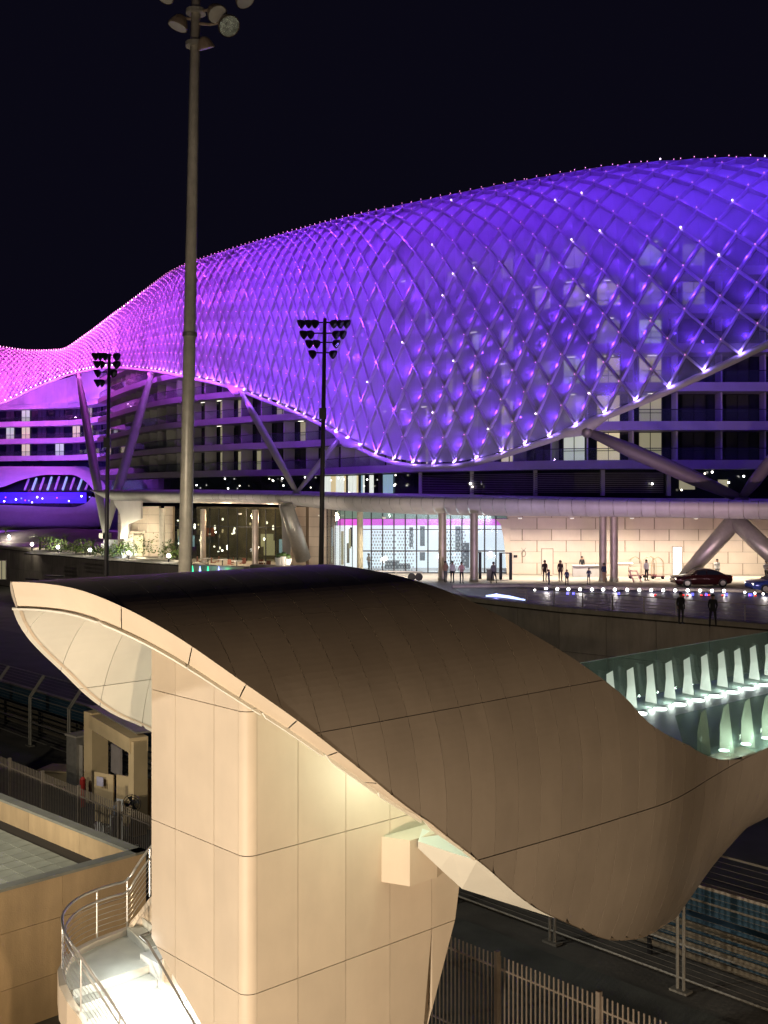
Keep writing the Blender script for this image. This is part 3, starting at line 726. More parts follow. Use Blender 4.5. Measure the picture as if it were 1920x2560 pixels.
for i in range(9):
    q = p0 + d * rr.random() + Vector((0, 3, 0)); MB().box((0, 0, 0), (rr.uniform(.5, 1.6), .1, rr.uniform(.6, 1.8))).obj('wall_panel', [lc[1], M['lit_c'], mat('brick red panel', (.25, .06, .03), .7) if i == 2 else M['room']][i % 3], rest_).location = q + Vector((0, 0, rr.uniform(1, 3)))
lamp('restaurant_light', 'POINT', at(560, 120, 4.8), 800, (1, .75, .45), size=.4)
lamp('restaurant_light', 'POINT', at(670, 115, 4.8), 600, (1, .7, .45), size=.4)

# entrance soffit lights (downlights in the canopy)
for i, (px, D, e) in enumerate(((960, 99, 1300), (1100, 98, 1800), (1300, 97, 2500), (1430, 97, 2500), (1580, 97, 2800), (1740, 96, 3200), (1900, 96, 2900), (800, 108, 300), (600, 116, 160))):
    p = at(px, D, 5.05); lamp('soffit_downlight', 'SPOT', p, e, (1.0, .85, .69), p + Vector((0, .9, -3)), .3, 140, .8)
    t = thing('soffit_light', f'round downlight in the canopy soffit, number {i + 1} counted along the row' if False else ['downlight over the left lobby doors', 'downlight between the two bronze lobby pillars', 'downlight over the wall emblem', 'downlight over the white reception counter', 'downlight right of the close pillar pair', 'downlight above the glowing door', 'downlight at the bent pylon on the far right', 'downlight over the curved lobby glass', 'downlight over the restaurant terrace'][i] + ', set in the canopy soffit', 'downlight', p + Vector((0, 0, .16)), 'downlights in the canopy soffit')
    MB().tube([(0, 0, 0), (0, 0, .1)], .2, 12).obj('housing', M['white'], t); MB().tube([(0, 0, -.02), (0, 0, 0)], .15, 12).obj('lens', M['lampsoft'], t)

# ------------------------------------------------------------------ V struts carrying the shell
strm = mat('mauve grey strut', (.16, .14, .15), .5, 0, .08, 1)
def strut(label, a_, b2, r, m=None):
    a_, b2 = Vector(a_), Vector(b2); t = thing('shell_strut', label, 'strut', a_, 'inclined struts carrying the grid shell'); d = b2 - a_
    MB().tube([(0, 0, 0), d * .3, d * .7, d], [r * .55, r, r, r * .55], 14).obj('tube', strm if (a_.x > 20) else M['slabw'], t, smooth=True)
    MB().ell(d, (r * .9,) * 3, 10, 6).obj('node_joint', M['galv'], t, smooth=True); MB().tube([(0, 0, -.5), (0, 0, .1)], r * 1.1, 12).obj('foot', M['slabw'], t)
    return t
strut('long strut leaning left from the canopy roof to the shell corner, centre left', P(742, 1232, 112), P(602, 978, 138), .42)
strut('short strut leaning right from the canopy roof to the shell, behind the middle mast', P(742, 1232, 112), P(852, 1092, 117), .30)
strut('long shallow strut running from the shell edge down to the canopy roof at right', P(1852, 1247, 92), P(1468, 1078, 93), .62, M['slabw'])
strut('strut rising at the right picture edge from the canopy roof', P(1852, 1247, 92), P(1960, 1110, 88), .5, M['slabw'])
strut('pale strut leaning right beside the left thin mast', P(262, 1335, 132), P(378, 938, 163), .62)
strut('pale strut leaning left below the shell waist', P(264, 1335, 132), P(196, 938, 196), .62)
# shell corner brackets
for (x0, y0, D0, x1, y1, D1, lb) in ((565, 960, 141, 618, 976, 137, 'bulged white bracket on the shell edge at the long centre strut'), (832, 1075, 118.5, 902, 1116, 113.6, 'bulged white bracket on the shell edge behind the middle mast'), (1385, 1090, 95, 1530, 1032, 91.6, 'large white bracket on the shell edge at the right strut')):
    mb = MB(); A, B = P(x0, y0, D0), P(x1, y1, D1); c = P((x0 + x1) / 2 , (y0 + y1) / 2 + 10, (D0 + D1) / 2); mb.tube([A, A.lerp(c, .5), c, c.lerp(B, .5), B], [.2, .45, .62, .45, .2], 12)
    tag(mb.obj('edge_bracket', M['slabw'], smooth=True), lb, 'bracket')

# ------------------------------------------------------------------ second hotel wing, far left
wing = thing('hotel_wing', 'second hotel wing with violet lit slabs and an oval bar window, far left', 'building')
WT = [(-260, 240), (-60, 236), (60, 232), (180, 228), (262, 216), (300, 208)]
wfx, wfy, wss = poly_px(WT)
def wfac(s, off=0):
    x, y = wfx(s), wfy(s); e = .4; dx, dy = wfx(min(s + e, wss[-1])) - wfx(max(s - e, 0)), wfy(min(s + e, wss[-1])) - wfy(max(s - e, 0)); l = math.hypot(dx, dy)
    n = Vector((-dy / l, dx / l, 0));
    if n.y > 0: n = -n
    return Vector((x, y, 0)) + n * off, n
WS = wss[-1]
mb = MB(); band(mb, wfac, 0, WS, -2.2, -14, ZC - 9, ZC + 24, 4); mb.obj('wall', M['facdark'], wing)
for k in range(4):
    z = ZC + 6.6 + 3.55 * k + .3; mb = MB(); band(mb, wfac, 0, WS, 1.2, -2.1, z - .5, z + .55, 3); mb.obj('slab', M['slabw'], wing)
    mb = MB(); band(mb, wfac, 1, WS - 1, 1.05, 1.0, z + .56, z + 1.5, 6); mb.obj('balustrade', M['glassr'], wing)
mb = MB(); band(mb, wfac, 0, WS, 1.4, -2.1, ZC + 18.0, lambda s: ZC + 18.6 + 6.5 * max(0, min(1, (s / WS - .1) * 1.3)), 2); mb.obj('parapet', M['slabw'], wing)
rw_ = random.Random(4)
for i in range(int(WS / 4)):
    s = (i + .5) * 4; p, n = wfac(s, -2.1); rz = math.atan2(n.x, -n.y); sx = 960 + F * p.x / p.y
    if sx < -60: continue
    for k in range(4):
        zz = ZC + 6.6 + 3.55 * k + .86 - (3.55 if k == 9 else 0); r_ = rw_.random(); st = 0 if r_ < .2 else 1 if r_ < .35 else 2 if r_ < .5 else 4
        wo = link('window', WFM, wing, (p.x + n.x * .05, p.y + n.y * .05, zz), rz)
        for q in (-1, 1): link('pane', PL[st][1], wo, (q * .53, .02, 1.79)); link('pane', PL[st][0], wo, (q * .53, .02, .49))
# smooth base hull with the oval window cut in
hull = MB(); rows = []
eye = lambda fx, fz: ((fx - .50) / .36) ** 2 + ((fz - .0) / 1) ** 2
ptsx = np.linspace(-260, 300, 57)
def hully(x): return 222 + 8 * (1 - ((x - 100) / 300) ** 2) * -1 + 6
ov_t = pchip([-150, -60, 0, 60, 120, 180, 215, 236], [1232, 1228, 1219, 1198, 1187, 1187, 1205, 1228]); ov_b = pchip([-150, -60, 0, 60, 120, 180, 215, 238], [1262, 1262, 1262, 1264, 1267, 1268, 1258, 1230])
def hp(x, y, d=0):
    D = 226 - 12 * math.sin(min(max((y - 1165) / 180, 0), 1) * math.pi) + .00015 * (x - 80) ** 2 + d; return P(x, y, D)
up = []; lo = []
for x in ptsx:
    yt = ov_t(x) if -150 < x < 238 else 1245; yb = ov_b(x) if -150 < x < 238 else 1245
    if yb < yt: yb = yt
    up.append([hp(x, 1166 + (yt - 1166) * k / 6) for k in range(7)]); lo.append([hp(x, yb + (1375 - yb) * k / 8) for k in range(9)])
hull.grid(up); hull.grid(lo); hull.obj('base_hull', M['slabw'], wing, smooth=True)
ri = MB(); ri.grid([[hp(x, (ov_t(x)), 0), hp(x, ov_t(x) , 3)] for x in ptsx if -150 < x < 238]); ri.grid([[hp(x, (ov_b(x)), 0), hp(x, ov_b(x), 3)] for x in ptsx if -150 < x < 238]); ri.obj('window_reveal', M['slabw'], wing)
og = MB(); og.grid([[hp(x, 1180 + 15 * k, 2.6) for k in range(7)] for x in np.arange(-150, 245, 20)]); og.obj('oval_window', mat('bar glass', (.01, .01, .02), .15), wing)
blu = glow('blue bar light', (.07, .03, .75), .42)
MB().grid([[hp(x, 1231 + 9 * k, 2.2) for k in range(4)] for x in np.arange(-120, 232, 16)]).obj('bar_interior', blu, wing)
for i in range(9):
    x = 62 + i * 19; mb = MB(); mb.tube([hp(x, 1224, 1.8), hp(x + 10, 1192 + abs(i - 4) * 1.5, 1.8)], .22, 6); mb.obj('window_fin', lc[1] if i % 2 else M['slabw'], wing)
MB().tube([hp(-140, 1229, 1.2), hp(236, 1229, 1.2)], .35, 6).obj('floor_edge', M['facdark'], wing)
for i in range(14):
    MB().ell((0, 0, 0), (.16, .16, .16), 6, 4).obj('bar_lamp', [M['lampw'], lm, M['lampsoft'], lc[1]][i % 4], wing).location = hp(rw_.uniform(0, 225), rw_.uniform(1238, 1262), .8)
lamp('wing_uplight', 'SPOT', P(120, 1120, 200), 26000, (.26, .08, 1.0), P(110,1150,236), size=1, spot=150)
lamp('wing_uplight', 'SPOT', P(10, 1130, 205), 15000, (.26, .08, 1.0), P(10,1150,236), size=1, spot=150)
lamp('wing_uplight', 'SPOT', P(180, 985, 206), 9000, (.32, .10, 1.0), P(150,990,236), size=1, spot=140)
for px, D, e, c in ((560, 104, 2300, (1, .82, .72)), (760, 96, 2300, (1, .84, .66)), (960, 86, 2300, (1, .84, .70)), (1180, 80, 2400, (.85, .66, 1)), (1420, 76, 3100, (.78, .55, 1)), (1640, 74, 2900, (.95, .5, .9)), (1880, 72, 2700, (1, .68, .7))):
    lamp('fascia_fill', 'SPOT', at(px, D, .25), e, c, at(px, D + 14, 6.2), .25, 75, .9)  # added spots on the forecourt that brighten the canopy fascia
# ground mound in front of the wing
mb = MB(); mb.ell(P(150, 1388, 175) , (17, 9, 4.2), 28, 12); tag(mb.obj('garden_mound', mat('mound', (.16, .14, .16), .8, 0, .2, .3), smooth=True), 'low smooth mound below the oval window on the left', 'mound')
# ================================================================== FORECOURT THINGS
# pool with kerb, railing, lamps
t_ = thing('pool', 'dark reflecting pool on the forecourt edge with lit far kerb', 'pool')
pa = [fp(1180, 1499), fp(1400, 1520), fp(1920, 1562), fp(2500, 1606), fp(2500, 1500), fp(1920, 1483), fp(1600, 1476), fp(1300, 1468), fp(1130, 1470)]
mb = MB(); mb.add([(p.x, p.y, ZF + .03) for p in pa], [tuple(range(9))]); mb.obj('water', mat('dark pool basin', (.014, .016, .05), .5, 0, .2, 1, .5, 2, spec=.15), t_)
kp = [pa[i] + Vector((0, 0, .06)) for i in (8, 7, 6, 5, 4)]
MB().tube([Vector((p.x, p.y, ZF + .10)) for p in kp], .16, 6).obj('far_kerb', M['conc'], t_)
pts = [fp(1215, 1494), fp(1240, 1493), fp(1275, 1497), fp(1312, 1504)]
MB().tube([Vector((p.x, p.y, ZF + .12)) for p in pts], [.05, .12, .10, .05], 6).obj('lit_step', glow('pool step light', (.5, .6, 1), 2.2), t_)
lamp('pool_light', 'POINT', Vector((pts[1].x, pts[1].y, ZF + .4)), 30, (.3, .3, 1), size=.1)
# thin railing along the wall edge
rl = thing('edge_railing', 'thin grey wire railing along the forecourt edge above the retaining wall', 'railing')
e0, e1 = fp(1340, 1514), fp(2100, 1579); E_ = [fp(1290, 1510), fp(1400, 1519), fp(1920, 1562), fp(2500, 1608)]
for i in range(-1, 10):
    px = 1385 + 70 * i + i * i * 1.6; y = 1519 + (px - 1400) * .0825; p = fp(px, y)
    MB().box((p.x, p.y, ZF + .55), (.06, .06, 1.1)).obj('post', M['galv'], rl)
for h in (.2, .4, .6, .8, 1.08):
    MB().tube([Vector((p.x, p.y, ZF + h)) for p in E_], .032 if h > 1 else .010, 5).obj('rail' if h > 1 else 'wire', M['galv'], rl)
# row of lit bollards on the far kerb
def bollard(p, label, grp, h=.55, s=1, m=None):
    t = thing('bollard_light', label, 'bollard', p, grp)
    MB().tube([(0, 0, 0), (0, 0, h)], .06 * s, 8).obj('stem', M['black'], t); MB().ell((0, 0, h + .12 * s), (.15 * s,) * 3, 10, 7).obj('globe', m or M['lampw'], t, smooth=True)
    return t
ordn = ['first', 'second', 'third', 'fourth', 'fifth', 'sixth', 'seventh', 'eighth', 'ninth', 'tenth', 'eleventh', 'twelfth', 'thirteenth', 'fourteenth', 'fifteenth', 'sixteenth', 'seventeenth', 'eighteenth', 'nineteenth']
bx_ = [1337, 1365, 1393, 1421, 1450, 1480, 1508, 1537, 1568, 1598, 1628, 1658, 1688, 1719, 1750, 1780, 1810, 1862, 1887, 1908]
for i, x in enumerate(bx_):
    y = 1476 + (x - 1337) * .012 + (max(0, x - 1840) * .08); p = fp(x, y + 3)
    bollard(p, f'{ordn[i]} white globe light from the left along the far kerb of the pool' if i < 19 else 'last white globe light at the right end of the far pool kerb', 'globe lights along the pool kerb', .12 if i else .08, .8 if 0 < i < 17 else .55)
    if i % 3 == 1: lamp('bollard_glow', 'POINT', p + Vector((0, -.4, .5)), 60, (1, .9, .85), size=.15)
rr = random.Random(2)
mxs = sorted(rr.uniform(1390, 1900) for _ in range(8)) + sorted(rr.uniform(1590, 1890) for _ in range(10))
for i in range(18):       # coloured marker lights
    x = mxs[i]; p = fp(x, 1489 + (x - 1390) * .008); m_ = [glow('blue marker', (.1, .1, 1), 3), 0][0] if i == 0 else None
    mm_ = bpy.data.materials['blue marker'] if i < 8 else (glow('red marker', (1, .04, .03), 2.5) if i == 8 else bpy.data.materials['red marker'])
    t = thing('marker_light', f'tiny {["blue", "red"][i >= 8]} marker light at the far pool kerb, {ordn[i if i < 8 else i - 8]} of its colour from the left', 'marker light', p, ['blue marker lights at the pool kerb', 'red marker lights at the pool kerb'][i >= 8])
    MB().tube([(0, 0, 0), (0, 0, .08)], .08, 8).obj('housing', M['black'], t); MB().box((0, 0, .12), (.14, .06, .07 if i >= 8 else .28)).obj('lens', mm_, t)
# left plaza bollards
for i, (x, y) in enumerate(((22, 1358), (80, 1380), (145, 1388), (225, 1396), (322, 1404), (422, 1412))):
    p = fp(x, y - 4); bollard(p, ['small globe light at the far left behind the plaza edge', 'globe light on the plaza edge left of the shrubs', 'globe light on the plaza edge in front of the yellow-green shrubs', 'globe light on the plaza edge left of the thin dark mast', 'globe light on the plaza edge right of the thin dark mast', 'globe light on the plaza edge just left of the tall mast'][i], 'globe lights on the plaza edge', .6, 1.5)
    lamp('bollard_glow', 'POINT', p + Vector((0, -.7, 1.0)), 130, (1, .85, .7), size=.2)
    lamp('bollard_glow', 'POINT', p + Vector((0, -.5, 2.4)), 420, (1, .93, .65), size=.2)
# water feature with coloured lights
wfz = thing('fountain_wall', 'low dark fountain wall with vertical blue and green lights left of centre', 'fountain')
fa, fb = at(470, 100, 0), at(610, 97, 0); d = fb - fa
mb = MB().box((d.length / 2, .4, .5), (d.length, .8, 1.0)); o = mb.obj('wall', M['conc'], wfz); o.location = fa; o.rotation_euler = (0, 0, math.atan2(d.y, d.x))
gg, gb = glow('green water light', (.05, .9, .35), 1.6), glow('blue water light', (.45, .45, 1), 1.8)
for i, px in enumerate((481, 500, 520, 547, 568, 604)):
    p = at(px, 98.2, .62 - .02 * i); MB().tube([(0, 0, -.42), (0, 0, 0), (0, 0, .42)], [.05, .10, .03], 6).obj('light_strip', gg if i in (0, 2, 4, 5) else gb, wfz).location = p
    lamp('fountain_light', 'POINT', p + Vector((0, -.5, 0)), 16, (.1, 1, .4) if i in (0, 2, 4, 5) else (.4, .4, 1), size=.1)
lwl = [at(625, 100), at(690, 99), at(760, 98)]
mb = MB(); mb.prism([(p.x, p.y) for p in lwl] + [(p.x, p.y + 1.2) for p in lwl[::-1]], ZF, ZF + 1.0); tag(mb.obj('planter_wall', M['conc']), 'low grey planter wall with white pots right of the coloured lights', 'planter')
for i, (px, h) in enumerate(((693, .7), (705, .8), (715, .6))):
    p = at(px, 97.4, 0); t = thing('plant_pot', ['left white pot on the low planter wall', 'middle white pot on the low planter wall', 'right white pot on the low planter wall'][i], 'pot', p + Vector((0, 1.6, 1.0)), 'white pots on the planter wall')
    MB().tube([(0, 0, 0), (0, 0, h)], [.28, .36], 12).obj('pot', M['white'], t); MB().ell((0, 0, h + .15), (.3, .3, .3), 8, 5).obj('plant', M['leaf'], t)
# terrace tables
tb = thing('terrace_table', 'x', 'table', at(520, 114), 'round tables on the restaurant terrace')
MB().tube([(0, 0, .72), (0, 0, .76)], .55, 14).obj('table_top', M['white'], tb); MB().tube([(0, 0, 0), (0, 0, .72)], .05, 8).obj('leg', M['black'], tb)
for s_ in (-1, 1):
    MB().box((s_ * .9, 0, .45), (.45, .45, .06)).box((s_ * 1.1, 0, .7), (.05, .45, .5)).obj('seat', mat('brick cushion', (.25, .09, .05), .8) if 'brick cushion' not in bpy.data.materials else bpy.data.materials['brick cushion'], tb)
tb['label'] = 'terrace table and chairs just right of the tan end pillar of the restaurant'
for i, px in enumerate((556, 592, 662)): dup(tb, at(px, 112 - i * 2), i, ['terrace table and chairs second from the left', 'terrace table and chairs left of the middle restaurant pillar', 'terrace table and chairs right of the middle restaurant pillar'][i])

# ------------------------------------------------------------------ planting
def shrub(p, r, h, label, grp, n=150, kind=0, seed=0):
    q = random.Random(seed); t = thing('shrub' if kind == 0 else 'palm', label, 'shrub' if kind == 0 else 'palm', p, grp)
    mb = MB()
    if kind == 0:
        for i in range(n):
            a = q.uniform(0, 2 * math.pi); b2 = math.acos(q.uniform(-.2, 1)); rr_ = q.uniform(.45, 1.0)
            lump = 1 + .3 * math.sin(a * 3 + seed) ; c = Vector((r * lump * rr_ * math.sin(b2) * math.cos(a), r * lump * rr_ * math.sin(b2) * math.sin(a), h * .25 + h * .75 * rr_ * math.cos(b2)))
            d1 = Vector((q.gauss(0, 1), q.gauss(0, 1), q.gauss(.5, 1))).normalized(); d2 = d1.cross(Vector((q.gauss(0, 1), q.gauss(0, 1), q.gauss(0, 1)))).normalized(); l = q.uniform(.16, .34)
            mb.add([c, c + d1 * l * .5 + d2 * l * .25, c + d1 * l, c + d1 * l * .5 - d2 * l * .25], [(0, 1, 2, 3)], q.random() < .4)
        mb.obj('foliage', [M['leaf'], M['leafl']], t); MB().tube([(0, 0, -.1), (0.03, 0, h * .5)], [.09, .04], 6).obj('stem', M['soil'], t)
        for k in range(3):
            a = q.uniform(0, 6.28); MB().tube([(0, 0, .1), (r * .5 * math.cos(a), r * .5 * math.sin(a), h * .7)], [.04, .015], 5).obj('branch', M['soil'], t)
    else:
        for k in range(16):
            a = k * 2.4 + q.random(); L_ = r * q.uniform(.8, 1.2); el = q.uniform(.1, 1.2); pts = []
            for j in range(6):
                f = j / 5; pts.append(Vector((math.cos(a) * L_ * f * math.cos(el * (1 - f)), math.sin(a) * L_ * f * math.cos(el * (1 - f)), h * .45 + L_ * (math.sin(el) * f - .55 * f * f))))
            for j in range(5):
                d = (pts[j + 1] - pts[j]); s_ = Vector((-math.sin(a), math.cos(a), 0))
                for sg in (-1, 1):
                    for e_ in (0, .5):
                        c = pts[j] + d * e_; mb.add([c, c + s_ * sg * .38 * (1 - j / 6) + d * .5 + Vector((0, 0, -.08)), c + d * .16], [(0, 1, 2)], k % 2)
        mb.obj('fronds', [M['leaf'], M['leafl']], t); MB().tube([(0, 0, 0), (0, 0, h * .25), (.04, 0, h * .5)], [.16, .12, .09], 8).obj('trunk', M['soil'], t)
    return t
def pl(px, py): return fp(px, py)
SH = [(100, 1378, 1.6, 2.6, 1), (125, 1382, 1.3, 1.7, 0), (152, 1384, 1.4, 1.3, 0), (163, 1372, 1.4, 2.5, 1), (190, 1388, 1.4, 1.4, 0), (213, 1388, 1.2, 1.5, 0), (232, 1384, 1.1, 2.2, 1), (255, 1394, 1.2, 1.0, 0), (285, 1396, 1.2, 1.2, 0), (308, 1398, 1.1, 1.6, 0),
      (345, 1396, 1.5, 2.2, 0), (372, 1392, 2.1, 3.1, 0), (400, 1396, 1.7, 2.4, 0), (428, 1400, 1.4, 1.8, 0), (440, 1404, .9, 1.0, 0), (318, 1385, 1.0, 2.3, 1), (14, 1352, 1.3, 2.6, 1)]
names = ['spiky palm at the left end of the planting', 'low leafy shrub beside the leftmost spiky palm', 'low dark green shrub under the fan palm', 'fan palm rising above the low shrubs left of the thin mast', 'rounded shrub third from the thin mast', 'rounded shrub second from the thin mast', 'small upright palm just left of the thin dark mast', 'low ground shrub right behind the thin dark mast', 'low shrub in front of the bright stone block', 'narrow shrub at the right side of the bright stone block', 'leafy shrub left of the biggest green bush', 'biggest bright green bush left of the tall mast', 'bush between the biggest bush and the tall mast', 'shrub touching the tall mast on its left', 'tiny shrub at the foot of the tall mast', 'thin bare palm over the bright stone block', 'dark palm at the left picture edge behind the plaza']
for i, (px, py, r, h, k) in enumerate(SH): shrub(pl(px, py) + Vector((0, 0, .15)), r * 1.25, h * 1.25, names[i], 'planting on the left plaza', 520 if i == 11 else 300, k, i + 1)
bed = MB(); q = [pl(60, 1386), pl(150, 1392), pl(300, 1406), pl(455, 1416), pl(455, 1392), pl(300, 1380), pl(120, 1368)]
bed.prism([(p.x, p.y) for p in q], ZF, ZF + .14); bed.obj('planting_bed', M['soil'], kind='structure')
# lit stone block (stacked blocks)
t = thing('stone_fountain', 'pale bluish lit stone fountain block among the shrubs', 'fountain', pl(305, 1392))
sm = mat('pale stone block', (.6, .62, .66), .5, 0, .1, 2)
for j in range(4):
    for i in range(4): MB().box((-1.9 + i * 1.25 + (.3 if j % 2 else 0), .6, .3 + j * .48), (1.2, .7, .44)).obj('stone', sm, t)
lamp('fountain_light', 'SPOT', pl(305, 1398) + Vector((0, -.6, .4)), 420, (.75, .85, 1), pl(305, 1390) + Vector((0, 0, 1)), .1, 110)
# planter kerb highlighted along the plaza edge
kb = thing('plaza_kerb', 'pale lit kerb running along the plaza edge on the left', 'kerb')
kk = [fp(-60, 1364), fp(0, 1369.5), fp(130, 1379), fp(260, 1392.5), fp(400, 1404), fp(455, 1409.5)]
for p, q in zip(kk, kk[1:]):
    d = q - p; nn = max(1, int(d.length / 3))
    for i in range(nn):
        a_ = p + d * (i / nn); mb = MB().box((d.length / nn / 2, .5, .14), (d.length / nn - .03, .5, .28)); o = mb.obj('kerb_stone', M['paving'], kb); o.location = a_; o.rotation_euler = (0, 0, math.atan2(d.y, d.x))
# vents in the wall at the left
for i, (x, y) in enumerate(((84, 1448), (140, 1440))):
    t = thing('wall_vent', ['small slotted vent in the dark wall above the hood tip, left one', 'small slotted vent in the dark wall above the hood tip, right one'][i], 'vent', P(x, y, 120 - i * 3))
    for j in range(3): MB().box((0, -.2, -.35 * j), (3.0 if i else 2.0, .15, .14)).obj('slat', M['black'], t).rotation_euler = (0, 0, -.6)
t = thing('lit_window', 'narrow lit window in the dark wall at the left picture edge', 'window', P(5, 1425, 128))
MB().box((0, 0, 0), (.9, .1, 2.1)).obj('pane', M['lit_c'], t)
for x in (-.5, 0, .5): MB().box((x, -.08, 0), (.08, .1, 2.3)).obj('window_frame', M['galv'], t)

# ------------------------------------------------------------------ people
def person_mesh(pose):
    """continuous skinned body, 1.75 m; returns mesh with skin / shirt / trousers slots"""
    J = {'pel': (0, 0, .95), 'wst': (0, 0, 1.1), 'ch': (0, .01, 1.32), 'nk': (0, .01, 1.50), 'hd': (0, -.01, 1.60), 'tp': (0, -.01, 1.70)}
    st, ar, ln_ = pose
    for sgn, nme in ((-1, 'l'), (1, 'r')):
        J['hp' + nme] = (sgn * .09, 0, .90); J['kn' + nme] = (sgn * (.10 + st * .2), -.04 + sgn * st * .6, .50); J['an' + nme] = (sgn * (.10 + st * .3), .02 + sgn * st, .08); J['to' + nme] = (sgn * (.11 + st * .3), -.13 + sgn * st, .04)
        J['sh' + nme] = (sgn * .165, .01, 1.42); J['el' + nme] = (sgn * (.20 + ar * .05), .04, 1.14); J['wr' + nme] = (sgn * (.19 - ar * .12), -.05 - ar * .25, .90 + ar * .20); J['ha' + nme] = (sgn * (.19 - ar * .16), -.08 - ar * .3, .82 + ar * .28)
    E_ = [('pel', 'wst'), ('wst', 'ch'), ('ch', 'nk'), ('nk', 'hd'), ('hd', 'tp')]
    for s_ in 'lr': E_ += [('pel', 'hp' + s_), ('hp' + s_, 'kn' + s_), ('kn' + s_, 'an' + s_), ('an' + s_, 'to' + s_), ('ch', 'sh' + s_), ('sh' + s_, 'el' + s_), ('el' + s_, 'wr' + s_), ('wr' + s_, 'ha' + s_)]
    R_ = {'pel': .14, 'wst': .12, 'ch': .155, 'nk': .055, 'hd': .10, 'tp': .085, 'hp': .095, 'kn': .06, 'an': .042, 'to': .04, 'sh': .07, 'el': .045, 'wr': .03, 'ha': .04}
    ks = list(J); me = bpy.data.meshes.new('body'); me.from_pydata([J[k] for k in ks], [(ks.index(a), ks.index(b)) for a, b in E_], [])
    o = bpy.data.objects.new('body', me); COL.objects.link(o); m = o.modifiers.new('s', 'SKIN'); m.use_smooth_shade = True
    for i, k in enumerate(ks):
        r = R_.get(k) or R_[k[:-1]]; me.skin_vertices[0].data[i].radius = (r, r * (.75 if k in ('ch', 'wst', 'pel') else 1)); me.skin_vertices[0].data[i].use_root = (k == 'pel')
    o.modifiers.new('b', 'SUBSURF').levels = 1
    dg = bpy.context.evaluated_depsgraph_get(); nm = bpy.data.meshes.new_from_object(o.evaluated_get(dg)); bpy.data.objects.remove(o); bpy.data.meshes.remove(me)
    return nm
POSES = [person_mesh((0.0, 0.0, 0)), person_mesh((.16, .2, 0)), person_mesh((.03, 1.0, 0))]
CL = {k: mat('cloth ' + k, c, .8, 0, .1, 5) for k, c in dict(white=(.6, .6, .6), black=(.012, .012, .015), grey=(.12, .12, .13), navy=(.02, .03, .08), tan=(.35, .22, .14), pink=(.5, .3, .3), dress=(.03, .012, .015)).items()}
def person(px, D, top_, bot_, pose, rz, label, z=None, h=1.0, bag=False):
    me = POSES[pose].copy(); me.materials.clear()
    for m_ in (M['skin'], CL[top_], CL[bot_]): me.materials.append(m_)
    for p in me.polygons:
        c = p.center; zz = c.z; arm = abs(c.x) > .2 and zz < 1.0 or (c.y < -.2 and zz > .7)
        p.material_index = 0 if (zz > 1.48 or arm and (abs(c.x) > .19 or c.y < -.2) and zz > .6) else (1 if zz > .97 else 2)
    base = Vector(((px - 960) / F * D, D, ZF + (z or 0))); t = thing('person', label, 'person', base); t.rotation_euler = (0, 0, rz); t.scale = (h * 1.06, h * 1.12, h)
    o = bpy.data.objects.new('body', me); COL.objects.link(o); o.parent = t
    mb = MB(); mb.ell((0, .02, 1.685), (.105, .115, .10), 10, 6); mb.obj('hair', M['hair'], t, smooth=True)
    mb = MB(); mb.ell((0, -.105, 1.60), (.014, .02, .022), 6, 4); mb.ell((-.035, -.092, 1.63), (.011, .008, .008), 6, 4); mb.ell((.035, -.092, 1.63), (.011, .008, .008), 6, 4); mb.ell((.10, 0, 1.61), (.012, .02, .03), 6, 4); mb.ell((-.10, 0, 1.61), (.012, .02, .03), 6, 4); mb.obj('face_features', M['skin'], t)
    for sg in (-1, 1):
        MB().box((sg * (.11), -.05, .03), (.09, .26, .07)).obj('shoe', M['black'], t) if pose != 1 else None
    return t
person(1114, 93, 'tan', 'grey', 1, .4, 'person in a tan top standing right beside the left bronze lobby pillar')
person(1131, 93, 'white', 'black', 0, -.3, 'person in white shirt and black trousers by the left bronze pillar')
person(1154, 92, 'pink', 'black', 2, .2, 'person in a pale pink shirt with a strap between the two bronze pillars')
person(1234, 92, 'grey', 'black', 1, 2.6, 'person with bushy dark hair in grey, walking toward the black door frame')
person(1362, 94, 'dress', 'dress', 0, .1, 'tall person in a dark dress in front of the service door')
person(1372, 90, 'navy', 'navy', 2, 1.0, 'shorter person in blue leaning beside the person in the dark dress', h=.72)
person(1401, 94, 'dress', 'dress', 0, 0, 'person in a dark maroon outfit standing alone left of the counter')
person(1417, 90, 'navy', 'black', 1, 0, 'short dark figure in front of the counter at its left', h=.72)
person(1472, 91, 'navy', 'grey', 2, -.6, 'short figure in navy in front of the counter at its right', h=.76)
person(1455, 100, 'black', 'black', 0, 0, 'clerk in a black waistcoat behind the white counter', h=1.0)
person(1510, 93, 'navy', 'tan', 1, .3, 'person in blue half hidden by the left pillar of the close pair', h=.9)
person(1616, 95, 'white', 'black', 0, .4, 'person in white shirt and black trousers beside the luggage trolleys')
person(1793, 96, 'white', 'grey', 0, 0, 'person in white standing behind the dark car')
person(1916, 94, 'white', 'black', 2, .3, 'person in white shirt at the right picture edge')
person(1702, 63.5, 'black', 'black', 0, .2, 'dark silhouette of a person standing at the railing, left one', z=.05)
person(1782, 62, 'black', 'black', 1, -.3, 'dark silhouette of a person leaning at the railing, right one', z=.05, h=1.02)
person(922, 104.8, 'tan', 'black', 2, 1.0, 'person in a brown top seen inside the left end of the lobby')

